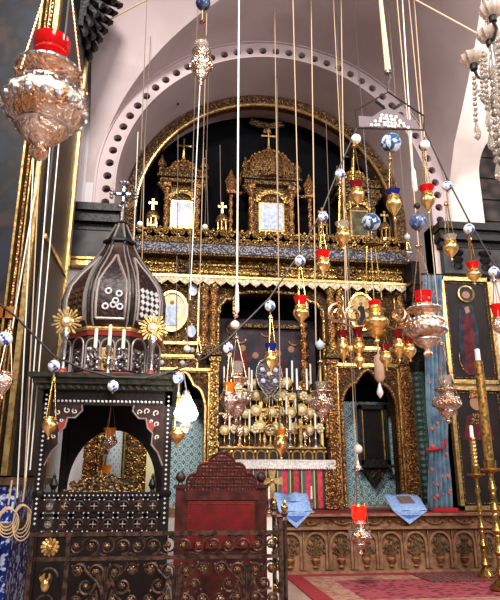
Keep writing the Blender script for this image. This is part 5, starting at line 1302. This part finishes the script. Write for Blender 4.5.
def lamp(label, px, Y, b, hw, glass=None, gmat=None, cap=None, top=None, bm=LSILV, prof=BIG, chain=False, group=None, gw=.62, ropem=ROPET, mod=(.03, 14), rr=.006, flame=False):
    pm = P(px, (b[0] + b[1]) / 2, Y); x = pm.x; sc = mpp(px, (b[0] + b[1]) / 2, Y); R = hw * sc
    z1, z0 = P(px, b[0], Y).z, P(px, b[1], Y).z
    if cap is None: cap = b[0] - 40
    zc = P(px, cap, Y).z; zt = P(px, top, Y).z if top is not None else zc + .02
    t = thing('hanging_lamp', label, 'lamp', (x, Y, z0), group or 'hanging oil lamps')
    h = z1 - z0
    pr = [(R * a, z0 + h * c) for a, c in prof]
    m = MB(); m.lathe(x, Y, pr, 28 if R > .1 else 18, mod=mod)
    bd = m.build('lamp_body', bm, t)
    m = MB()
    rim = max(pr, key=lambda q: q[0])
    
    if prof is BIG:
        m.ring((x, Y, z0 + h * .90), R * .80, R * .045, 24, 5, 'xy'); m.ring((x, Y, z0 + h * .685), R * .82, R * .05, 24, 5, 'xy'); m.ring((x, Y, z0 + h * .325), R * .61, R * .045, 20, 5, 'xy')
        for q in range(18): a = 2 * PI * q / 18; m.ball((x + R * .95 * math.cos(a), Y + R * .95 * math.sin(a), z0 + h * .50), R * .10, 6, 4, 1.3)
        for q in range(22): a = 2 * PI * q / 22; m.ball((x + R * .86 * math.cos(a), Y + R * .86 * math.sin(a), z0 + h * .665), R * .07, 5, 4); m.ball((x + R * .8 * math.cos(a), Y + R * .8 * math.sin(a), z0 + h * .90), R * .055, 5, 4)
    else: m.ring((x, Y, z0 + h * .97), R * .74, R * .08, 14, 5, 'xy')
    m.build('rim', SILV if bm is LSILV else GOLDB, bd)
    if glass:
        g1, g0 = P(px, glass[0], Y).z, P(px, glass[1], Y).z; G = R * gw
        gp = [(G * .80, g0), (G * .98, g0 + (g1 - g0) * .25), (G * .90, g0 + (g1 - g0) * .42), (G * .98, g0 + (g1 - g0) * .5), (G * 1.06, g1), (G * 1.0, g1), (G * .85, g0 + (g1 - g0) * .5), (G * .6, g0 + .01)]
        m = MB(); m.lathe(x, Y, gp if prof is BIG else [(G * .62, g0), (G * .72, g0 + (g1 - g0) * .25), (G * .9, g0 + (g1 - g0) * .6), (G * 1.12, g1), (G * 1.05, g1), (G * .8, g0 + (g1 - g0) * .5), (G * .5, g0 + .01)], 18); m.build('glass_cup', gmat or GLASSR, t)
        if flame:
            m = MB(); m.lathe(x, Y, [(.006, g0 + (g1 - g0) * .5), (.022, g0 + (g1 - g0) * .7), (.004, g1 + .015)], 8); m.build('flame', FLAME, t)
    ear = .86 if prof is BIG else .8; ez = z0 + h * (.68 if prof is BIG else .84)
    for i in range(3):
        a = PI / 2 + .5 + 2 * PI * i / 3
        m = MB(); e = Vector((x + R * ear * math.cos(a), Y + R * ear * math.sin(a), ez))
        m.ring((e.x, e.y, e.z + R * .1), R * .11, R * .035, 10, 4)
        e2 = e + Vector((0, 0, R * .12)); c = Vector((x + .012 * math.cos(a), Y + .012 * math.sin(a), zc))
        if chain: m.chain(e2, c, chain, chain * 3)
        else: m.rope(e2, c, rr)
        m.build('chain', COPPER if bm is LSILV else BRASS, t)
    m = MB(); m.lathe(x, Y, [(min(R * .35, .05), zc - .005), (min(R * .3, .04), zc + .02), (.008, zc + .05)], 10); m.build('cap', bm, t)
    if zt > zc + .06: m = MB(); m.rope((x, Y, zc + .04), (x, Y, zt), rr * 1.1); m.build('cord', ropem, t)
    return t
lamp('huge chased silver lamp with a red glass cup hanging in the upper left foreground', 44, 3.2, (64, 161), 41, (40, 60), GLASSR, -60, None, chain=.010, gw=.44)
lamp('small chased silver lamp below the navy ball near the top', 201, 8.0, (48, 86), 11.5, (44, 49), GLASSC, 22, 6)
lamp('chased silver lamp with a bright red glass cup, before the blue curtain', 426, 7.0, (304, 358), 21, (292, 303), GLASSR, 247, -8, chain=.010, gw=.42)
lamp('gold lamp with dark red glass above the olive icon, below the crown hanger corner', 357, 7.0, (189, 208), 7.4, (183, 191), GLASSD, 147, 140, LGOLD, SMALL, gw=.9)
lamp('gold lamp with smoky glass hanging left of the olive icon', 343, 6.95, (229, 250), 7.5, (223, 231), GLASSC, 184, 178, LGOLD, SMALL, gw=.9)
lamp('gold lamp with cobalt glass below the big ball of the crown hanger', 394, 7.0, (196, 220), 7.5, (191, 198), GLASSB, 160, 150, LGOLD, SMALL, gw=.95)
lamp('gold lamp with red glass before the right arch holes', 428, 7.6, (193, 214), 7.2, (187, 194), GLASSR, 150, -8, LGOLD, SMALL, gw=1.0)
lamp('gold lamp with red glass hung before the gallery right of the central shrine', 323, 6.9, (259, 277), 7.2, (252, 262), GLASSR, 228, 222, LGOLD, SMALL, gw=.95)
lamp('gold lamp with pale glass before the black corbelled cornice', 451, 6.95, (241, 261), 7.4, (236, 242), GLASSC, 205, 192, LGOLD, SMALL, gw=.85)
lamp('gold lamp with red glass before the top of the praying woman painting', 474, 7.0, (270, 285), 7.0, (263, 271), GLASSR, 240, 234, LGOLD, SMALL, gw=.9)
lamp('small silver lamp with red glass at the right edge, beside the praying woman painting', 500, 6.6, (318, 338), 8, (305, 320), GLASSR, 282, 276, LSILV, SMALL, gw=.8)
lamp('gold lamp with long red glass in the top of the altar niche', 301, 7.6, (306, 327), 7.6, (297, 308), GLASSR, 262, -8, LGOLD, SMALL, gw=.85, ropem=ROPET)
lamp('gold lamp with cobalt glass before the pear shaped fan', 271, 6.9, (352, 376), 7, (344, 355), GLASSB, 318, 312, LGOLD, SMALL, gw=.8)
lamp('large chased silver lamp in the left of the altar niche', 236, 8.5, (374, 426), 15, (362, 376), GLASSC, 338, 331, gw=.45)
lamp('chased silver lamp before the right pilaster of the altar niche', 322, 9.0, (388, 424), 12, (382, 389), GLASSC, 362, 350, gw=.5)
lamp('chased copper lamp with amber glass left of the large niche lamp', 229, 8.2, (393, 416), 9, (383, 394), GLASSA, 352, 342, LSILV, SMALL, gw=.7)
lamp('chased silver lamp before the left frame of the crowned portrait', 447, 8.0, (386, 424), 14, (376, 386), GLASSC, 345, -8, gw=.5, chain=.008)
lamp('silver lamp with a lit red glass cup hanging before the platform panels', 360, 8.6, (519, 556), 12, (506, 520), REDLIT, 470, -8, gw=.62, flame=True)
lamp('gilt lamp hanging right under the glowing bulb', 177, 6.60, (428, 448), 7.5, None, None, 396, 383, LGOLD, SMALL)
lamp('gilt round lamp hung in the left bracket of the throne', 49, 6.58, (417, 440), 7.2, None, None, 380, 373, LGOLD, SMALL)
lamp('copper lamp with amber glass, upper one inside the throne arch', 109, 7.4, (437, 452), 8, (428, 438), GLASSA, 402, 392, LSILV, SMALL, gw=.75)
lamp('copper lamp with amber glass, lower one inside the throne arch', 104, 8.0, (474, 492), 8, (465, 475), GLASSA, 454, 452, LSILV, SMALL, gw=.8)
lamp('orange gold lamp hanging before the striped altar front', 281, 9.4, (436, 460), 7.5, (430, 437), GLASSA, 400, -8, LGOLD, SMALL, gw=.7)
lamp('small silver lamp with a bead, between slate ball and gold lamps', 408, 8.4, (250, 262), 5.5, None, None, 241, 239, SILV, SMALL)
lamp('tiny silver lamp before the throne side of the left doorway', 198, 9.2, (352, 362), 4, None, None, 338, -8, SILV, SMALL)
lamp('small silver lamp at the left edge before the carved pier panel', 3, 6.4, (372, 400), 9, None, None, 330, 320, LSILV, SMALL)

# chandelier of small gold lamps
Yc = 8.0; p = P(376, 325, Yc); t = thing('lamp_cluster', 'gold chandelier lamp with scroll arms before the right oval icon', 'chandelier', (p.x, Yc, p.z - .2))
sc = mpp(376, 325, Yc); z1, z0 = P(376, 306, Yc).z, P(376, 344, Yc).z; R = 13 * sc
m = MB(); m.lathe(p.x, Yc, [(R * a, z0 + (z1 - z0) * c) for a, c in BIG], 26, mod=(.04, 12)); m.build('lamp_body', LGOLD, t)
m = MB(); zt = z1; m.lathe(p.x, Yc, [(R * .45, zt), (R * .5, zt + .06), (R * .42, zt + .08)], 16, mod=(.06, 6)); m.build('glass_cup', GLASSR, t)
for q in (-1, 1):
    m = MB()
    for k, rr_ in ((22, 9), (38, 11)):
        c = P(376 + q * k, 314, Yc); m.tube([(x, Yc, z) for x, z in spiral(c.x, c.z, rr_ * sc, PI / 2, q * -1.2, 14, .35)], [.02] * 15, 5)
    e = P(376 + q * 48, 318, Yc); m.tube([(p.x + q * R * .7, Yc, (z0 + z1) / 2), (p.x + q * R * 1.5, Yc, (z0 + z1) / 2 - .06), (e.x, Yc, e.z)], .016, 5); m.build('scroll_arm', COPPER, t)
zr = P(372, 243, Yc).z
for dx in (-10, -2, 6):
    m = MB(); a = P(372 + dx * .5, 246, Yc); b = P(376 + dx, 300, Yc); m.rope((a.x, Yc, a.z), (b.x, Yc, b.z), .008); m.ball((b.x, Yc, P(376, 278, Yc).z), .03, 8, 6); m.build('suspension_rod', BRASS, t)
m = MB(); c = P(372, 243, Yc); m.lathe(c.x, Yc, [(.10, c.z - .03), (.09, c.z), (.03, c.z + .05)], 14); m.build('cap', BRASS, t)
m = MB(); c2 = P(363, -6, Yc); m.chain((c.x, Yc, c.z + .05), (c.x - .06, Yc, c2.z), .013, .05); m.build('chain', STEEL, t)
bx, by_ = P(372, 221, Yc - .05), Yc
m = MB(); m.ball((bx.x, Yc, bx.z), 10 * sc, 18, 12, .95); tag(m.build('ceramic_ball', EGGB), 'large blue patterned ceramic ball above the gold chandelier lamp', 'ball')
for px, b, gl, lb in ((343, (339, 366), (331, 341), 'small gold lamp with red glass at the left of the gold chandelier'), (359, (338, 370), (328, 340), 'double gold lamp with red glass under the left arm of the gold chandelier'), (386, (352, 371), (345, 354), 'small gold lamp with red glass lowest at the right of the gold chandelier'), (399, (340, 362), (330, 342), 'small gold lamp with red glass below the right arm of the gold chandelier'), (410, (345, 362), (337, 347), 'small gold lamp rightmost below the gold chandelier, beside the silver lamp')):
    lamp(lb, px, 8.05, b, 6.3, gl, GLASSD, gl[0] - 14, 312, LGOLD, TWIN if px == 359 else SMALL, gw=.8)

# sundry hangings
def ball(px, py, rpx, Y, mt, label, sz=1.0, stringto=None, name='ceramic_egg', smat=WIRE):
    p = P(px, py, Y); r = rpx * mpp(px, py, Y)
    t = thing(name, label, 'egg' if 'egg' in name else 'ball', (p.x, Y, p.z - r * sz), 'hanging ceramic eggs')
    m = MB(); m.ball(p, r, 16, 12, sz); b = m.build('egg_body', mt, t)
    m = MB(); m.lathe(p.x, Y, [(r * .25, p.z + r * sz * .95), (r * .2, p.z + r * sz + .015), (.004, p.z + r * sz + .03)], 8); m.cut(); m.lathe(p.x, Y, [(.004, p.z - r * sz - .025), (r * .22, p.z - r * sz - .01), (r * .25, p.z - r * sz * .95)], 8); m.build_each('mount', BRASS, t)
    if stringto is not None: m = MB(); m.rope((p.x, Y, p.z + r * sz), (p.x, Y, P(px, stringto, Y).z), .006); m.build('cord', smat, t)
LG = [(356, 139, 5, 7.0, 'plain white egg under the left corner of the crown hanger', EGGP), (340, 174, 5, 6.97, 'white egg on the wire left of the olive icon, second below the crown hanger', EGGW),
      (323, 217, 5.2, 6.93, 'blue sprigged egg on the wire before the gallery cupola', EGGW), (300, 261, 5.6, 6.9, 'blue sprigged egg before the brocade band right of centre', EGGW), (270, 306, 5.4, 6.87, 'blue sprigged egg in the top of the altar niche', EGGW),
      (228, 348, 5.2, 6.8, 'blue sprigged egg before the left edge of the altar niche', EGGW), (178, 378, 5.6, 6.6, 'blue sprigged egg at the right corner of the throne cornice', EGGW), (113, 386, 5.6, 6.55, 'blue sprigged egg at the middle of the throne cornice', EGGW),
      (54, 366, 6, 6.5, 'blue sprigged egg at the left corner of the throne cornice', EGGW), (5, 339, 7.5, 6.4, 'large blue sprigged egg at the left edge before the carved pier panel', EGGW)]
RG = [(425, 145, 5, 7.0, 'plain white egg under the right corner of the crown hanger', EGGP), (447, 186, 5, 6.95, 'blue sprigged egg on the wire before the white wall at right', EGGW), (469, 229, 5.4, 6.9, 'blue sprigged egg before the black corbelled cornice', EGGW), (494, 272, 5.4, 6.8, 'blue sprigged egg at the right edge beside the praying woman painting', EGGW)]
for px, py, r, Y, lb, mt in LG + RG: ball(px, py, r, Y, mt, lb, 1.0, py - r - 3)
def wire(pix, label):
    m = MB(); m.tube([P(a, b, Y) for a, b, Y in pix], .012, 5); tag(m.build('wire', WIRE), label, 'wire')
wire([(357, 128, 7.0)] + [(px, py - r - 3, Y) for px, py, r, Y, lb, mt in LG[1:6]] + [(205, 358, 6.7), (178, 369, 6.6), (145, 378, 6.55), (113, 377, 6.53), (85, 370, 6.5), (54, 356, 6.5), (15, 316, 6.45), (-6, 300, 6.4)], 'dark wire strung with ceramic eggs from the crown hanger down to the left pier')
wire([(424, 128, 7.0)] + [(px, py - r - 3, Y) for px, py, r, Y, lb, mt in RG[1:]] + [(506, 284, 6.75)], 'dark wire strung with ceramic eggs from the crown hanger down to the right edge')
ball(203, 3, 7.5, 8.0, NAVY, 'navy ceramic ball at the top edge above the small silver lamp', 1.0, -8, 'ceramic_ball', ROPED)
ball(418, 222, 8.5, 7.0, EGGD, 'slate blue ceramic ball above the silver lamp by the curtain', 1.05, 200, 'ceramic_ball', BRASS)
ball(391, 143, 10, 7.0, EGGB, 'big marbled blue ceramic ball below the crown hanger', 1.0, 128, 'ceramic_ball', BRASS)
ball(235, 325, 4.6, 8.5, EGGP, 'plain white egg on the thick white rope before the altar niche', 1.0, 316, 'ceramic_egg', ROPEW)
ball(320, 345, 4.2, 9.0, mat('pale blue egg', (190, 210, 232), .2), 'pale blue egg on the tan cord before the right niche column', 1.15, 338, 'ceramic_egg', ROPET)
ball(358, 449, 4.6, 9.2, EGGP, 'plain white egg hanging beside the dark doorway picture', 1.0, -8, 'ceramic_egg', ROPED)
ball(140, 224, 3, 9.5, EGGP, 'small white bead beside the leftmost cupola', 1.0, -8, 'ceramic_egg', ROPED)
ball(205, 227, 3, 10.5, EGGP, 'small white bead right of the left shrine', 1.0, -8, 'ceramic_egg', ROPED)
ball(187, 349, 3.6, 9.0, EGGP, 'small white egg above the left doorway arch', 1.0, -8, 'ceramic_egg', ROPED)
ball(407, 237, 3, 8.4, EGGP, 'small white bead left of the slate blue ball', 1.0, -8, 'ceramic_egg', ROPED)
p = P(358, 466, 9.2); m = MB(); m.lathe(p.x, 9.2, [(.075, p.z - .05), (.07, p.z - .03), (.03, p.z + .03), (.02, p.z + .06), (.006, p.z + .22)], 12); tag(m.build('bell', SILV), 'small silver bell under the white egg by the doorway picture', 'bell')
p = P(379, 366, 9.6); m = MB(); m.lathe(p.x, 9.6, [(.05, p.z - .26), (.085, p.z - .2), (.085, p.z + .12), (.07, p.z + .17), (.02, p.z + .2), (.006, p.z + .5)], 14); tag(m.build('wooden_weight', PLASTIC), 'beige cylindrical counterweight over the right doorway', 'weight')
p = P(380, 392, 9.6); m = MB(); m.lathe(p.x, 9.6, [(.01, p.z - .1), (.05, p.z - .04), (.055, p.z), (.03, p.z + .08), (.02, p.z + .13)], 12); m.rope((p.x, 9.6, p.z + .12), (p.x, 9.6, p.z + .42), .012); tag(m.build('light_bulb', mat('white bulb glass', (242, 232, 230), .2)), 'unlit white bulb below the beige counterweight', 'bulb')
p = P(237, 298, 8.5); m = MB(); m.lathe(p.x, 8.5, [(.012, p.z - .24), (.035, p.z - .2), (.03, p.z), (.022, p.z + .2)], 10); tag(m.build('rope_splice', ROPEW), 'thick white rope end above the plain egg in the altar niche', 'rope')
p = P(236, 316, 8.5); m = MB(); m.ball(p, .035, 8, 6); tag(m.build('bead', mat('rose bead', (196, 140, 130), .4)), 'rose bead between the white rope and the plain egg', 'bead')
p = P(414, 180, 7.95); m = MB(); m.lathe(p.x, 7.95, [(.02, p.z - .2), (.045, p.z - .16), (.035, p.z + .15), (.015, p.z + .2)], 10); tag(m.build('rope_sleeve', EGGP), 'white sleeve on the cord above the black bead', 'sleeve')
p = P(417, 206, 7.0); m = MB(); m.ball(p, .045, 10, 8); tag(m.build('bead', WIRE), 'black bead above the slate blue ceramic ball', 'bead')

# triangular crown hanger
t = CRN = thing('crown_hanger', 'silver pierced crown in a dark triangular frame on a long ivory pole', 'hanger', (2.85, 7.0, 6.0))
q0, q1, q2, q3 = P(388, 92, 7), P(356, 110, 7), P(357, 128, 7), P(424, 130, 7); q4 = P(424, 116, 7)
m = MB(); m.tube([q1, q0, q4], .013, 6); m.tube([q2, q1], .012, 6); m.tube([q3, q4], .012, 6); m.tube([q2, q3], .013, 6); m.build('frame', WIRE, CRN)
m = MB(); a0, a1 = P(364, 127, 7), P(414, 129, 7); pk = P(389, 108, 7)
m.prism([(a0.x, a0.z), (a1.x, a1.z), (a1.x - .03, a1.z + .1), (pk.x + .12, pk.z - .06), (pk.x, pk.z), (pk.x - .12, pk.z - .06), (a0.x + .03, a0.z + .09)], 6.99, 7.01); m.box(q2.x + .03, q3.x - .1, 6.995, 7.005, a0.z, a0.z + .17); pl = m.build('plate', mat('dull lilac metal plate', (132, 118, 122), .4, .6), CRN)
m = MB(); rd = random.Random(4)
for j in range(4):
    n_ = 10 - 2 * j
    for i in range(n_):
        x = (a0.x + a1.x) / 2 + (i - (n_ - 1) / 2) * .056 + .02 * rd.uniform(-1, 1); m.ball((x, 6.975, a0.z + .03 + j * .052 + .012 * rd.uniform(-1, 1)), .024, 7, 5)
m.build('pearl_rosette_pattern', EGGP, pl); m = MB()
for q in (-1, 1):
    for k in range(3): m.tube([(pk.x + q * .06, 7.0, pk.z - .02), (pk.x + q * (.1 + .05 * k), 6.98, pk.z + .02 + .03 * k)], [.015, .022], 5)
    m.cut()
m.build_each('crest_leaf', WIRE, pl)
m = MB(); pt, pb = P(380, -6, 7), P(388, 72, 7); m.tube([pt, pb], [.028, .045], 10); m.build('pole', mat('ivory pole', (232, 206, 150), .4), CRN)
m = MB(); m.lathe(pb.x, 7, [(.05, pb.z - .03), (.055, pb.z), (.04, pb.z + .03)], 10); m.tube([(pb.x, 7, pb.z - .02), (pb.x + .03, 7, pb.z - .08), (pb.x, 7, pb.z - .14), (q0.x, 7, q0.z)], .016, 6); m.build('hook', SILV, CRN)

# glowing bulb lamp
Yb = 6.5; p = P(186, 408, Yb); sc = mpp(186, 408, Yb)
t = thing('bulb_lamp', 'glowing white glass lamp hanging right of the throne post', 'lamp', (p.x, Yb, p.z - .2))
m = MB(); m.lathe(p.x, Yb, [(.03, p.z - .15), (.10, p.z - .12), (.125, p.z - .06), (.09, p.z + .03), (.05, p.z + .1), (.04, p.z + .14)], 18, mod=(.06, 9)); m.build('glass_shade', BULB, t)
m = MB(); m.lathe(p.x, Yb, [(.045, p.z + .13), (.04, p.z + .17), (.01, p.z + .2)], 12); m.rope((p.x, Yb, p.z + .18), (P(183, 384, Yb).x, Yb, P(183, 372, Yb).z), .008); m.build('fitting', SILV, t)
m = MB(); m.lathe(p.x, Yb, [(.015, p.z - .26), (.05, p.z - .22), (.06, p.z - .19), (.03, p.z - .15)], 12); m.build('drip_cup', GLASSC, t)
pl_ = bpy.data.lights.new('bulb_light', 'POINT'); pl_.energy = 14; pl_.color = (1, .93, .82); pl_.shadow_soft_size = .12
po_ = bpy.data.objects.new('bulb_light', pl_); col.objects.link(po_); po_.location = (p.x, Yb - .2, p.z - .02)

# crystal chandelier top right
Yk = 4.0
t = CL = thing('crystal_chandelier', 'crystal chandelier with pleated glass cups at the upper right edge', 'chandelier', tuple(P(492, 80, Yk)))
pc_ = P(494, 60, Yk)
m = MB(); zz0, zz1 = P(494, 170, Yk).z, P(494, -40, Yk).z
m.lathe(pc_.x, Yk, [(.02, zz0), (.05, zz0 + .05), (.03, zz0 + .15), (.07, zz0 + .3), (.03, zz0 + .45), (.08, zz0 + .6), (.04, zz0 + .75), (.06, zz0 + .95), (.03, zz0 + 1.1), (.03, zz1)], 12); m.build('glass_stem', GLASSC, CL)
for k, (px, py) in enumerate(((489, 14), (467, 34 + 10), (472, 62), (449, 22 + 200))):
    if k == 3: continue
    px, py = ((492, 12), (489, 36), (473, 60))[k]
    c = P(px, py, Yk - .1 + .1 * k); yk = c.y
    m = MB(); m.lathe(c.x, yk, [(.02, c.z - .05), (.05, c.z - .045), (.085, c.z - .01), (.10, c.z + .04), (.09, c.z + .04), (.07, c.z - .005)], 30, mod=(.10, 10)); m.build('glass_cup', GLASSF, CL)
    m = MB(); m.lathe(c.x, yk, [(.03, c.z - .10), (.035, c.z - .05), (.02, c.z - .03)], 10); m.build('socket', WIRE, CL); m = MB(); m.lathe(c.x, yk, [(.035, c.z + .05), (.045, c.z + .075), (.03, c.z + .09)], 10); m.build('bobeche', WIRE, CL); m = MB(); m.tube([(c.x, yk, c.z - .09), (c.x + .02, yk, c.z - .17), (c.x + (pc_.x - c.x) * .5, (yk + Yk) / 2, c.z - .24), (pc_.x, Yk, c.z - .20)], .014, 6); m.build('arm', WIRE, CL)
def drops(px, py0, py1, Y, name, rb=.02, pend=True):
    a, b = P(px, py0, Y), P(px + (py1 - py0) * .04, py1, Y); L = (b - a).length; n_ = max(2, int(L / (rb * 2.1)))
    m = MB()
    for i in range(n_): q = a.lerp(b, i / (n_ - 1)); m.ball((q.x, Y, q.z), rb, 8, 5)
    if pend: m.lathe(b.x, Y, [(.002, b.z - .19), (.025, b.z - .16), (.03, b.z - .12), (.012, b.z - .05), (.004, b.z - .02)], 8)
    m.build(name, GLASSC, CL)
drops(474, 78, 120, Yk, 'crystal_strand'); drops(481, 60, 100, Yk, 'crystal_strand', .018, False); drops(485, 55, 108, Yk - .1, 'crystal_strand', .022); drops(493, 70, 160, Yk, 'crystal_strand', .03); drops(488, 96, 130, Yk - .05, 'crystal_strand', .018); drops(498, 40, 150, Yk - .1, 'crystal_strand', .028)
a, b = P(476, 86, Yk), P(492, 96, Yk); m = MB()
for i in range(12):
    u = i / 11; q = a.lerp(b, u); m.ball((q.x, Yk, q.z - .12 * 4 * u * (1 - u)), .016, 7, 5)
m.build('crystal_swag', GLASSC, CL)
m = MB(); m.rope((pc_.x, Yk, zz1), (pc_.x, Yk, zz1 + .5), .015); m.build('cord', WIRE, CL)

# ================================================================== brass candle stands at right
def stand(px_b, py_b, Y, z_cup, z_top, z_tip, r, label, wrap, spiralwrap):
    b = P(px_b, py_b, Y); x = b.x; t = thing('candle_stand', label, 'candlestick', (x, Y, .035))
    z = .035
    def bal(z0, z1, R): 
        h = z1 - z0; return [(R * .5, z0), (R * .9, z0 + h * .2), (R * .62, z0 + h * .45), (R * .45, z0 + h * .8), (R * .55, z0 + h * .95)]
    pr = [(r * 2.6, z), (r * 2.6, z + .03), (r * 2.0, z + .06), (r * 1.2, z + .12)]
    nseg = 5; zb = z + .13
    for i in range(nseg):
        z0 = zb + (z_cup - zb) * i / nseg; z1 = zb + (z_cup - zb) * (i + 1) / nseg; pr += bal(z0, z1 - .01, r * (1.5 - .14 * i))
    pr += [(r * 1.0, z_cup), (r * 2.6, z_cup + .03), (r * 2.7, z_cup + .05), (r * 1.2, z_cup + .055), (r * 1.3, z_cup + .16)]
    m = MB(); m.lathe(x, Y, pr, 16); m.build('stand', BRASS, t)
    m = MB()
    if spiralwrap: twisted(m, x, Y, z_cup + .08, z_top, r * .9, 9, .22)
    else: m.lathe(x, Y, [(r * .95, z_cup + .08), (r * .95, z_top), (r * .7, z_top + .01)], 12)
    m.build('wrapped_candle', wrap, t)
    m = MB(); m.lathe(x, Y, [(r * .62, z_top - .01), (r * .58, z_tip), (.004, z_tip + .01)], 10); m.build('candle_tip', WAXW, t)
p = P(480, 470, 8.9)
stand(485, 562, 9.2, 1.46, 2.06, 2.24, .05, 'shorter brass candle stand with a spiral gold candle, before the dark portrait', GOLDB, True)
stand(502, 575, 8.2, 1.52, 3.08, 3.26, .066, 'tall brass candle stand with a mottled gold candle at the right edge', MOTTLE, False)
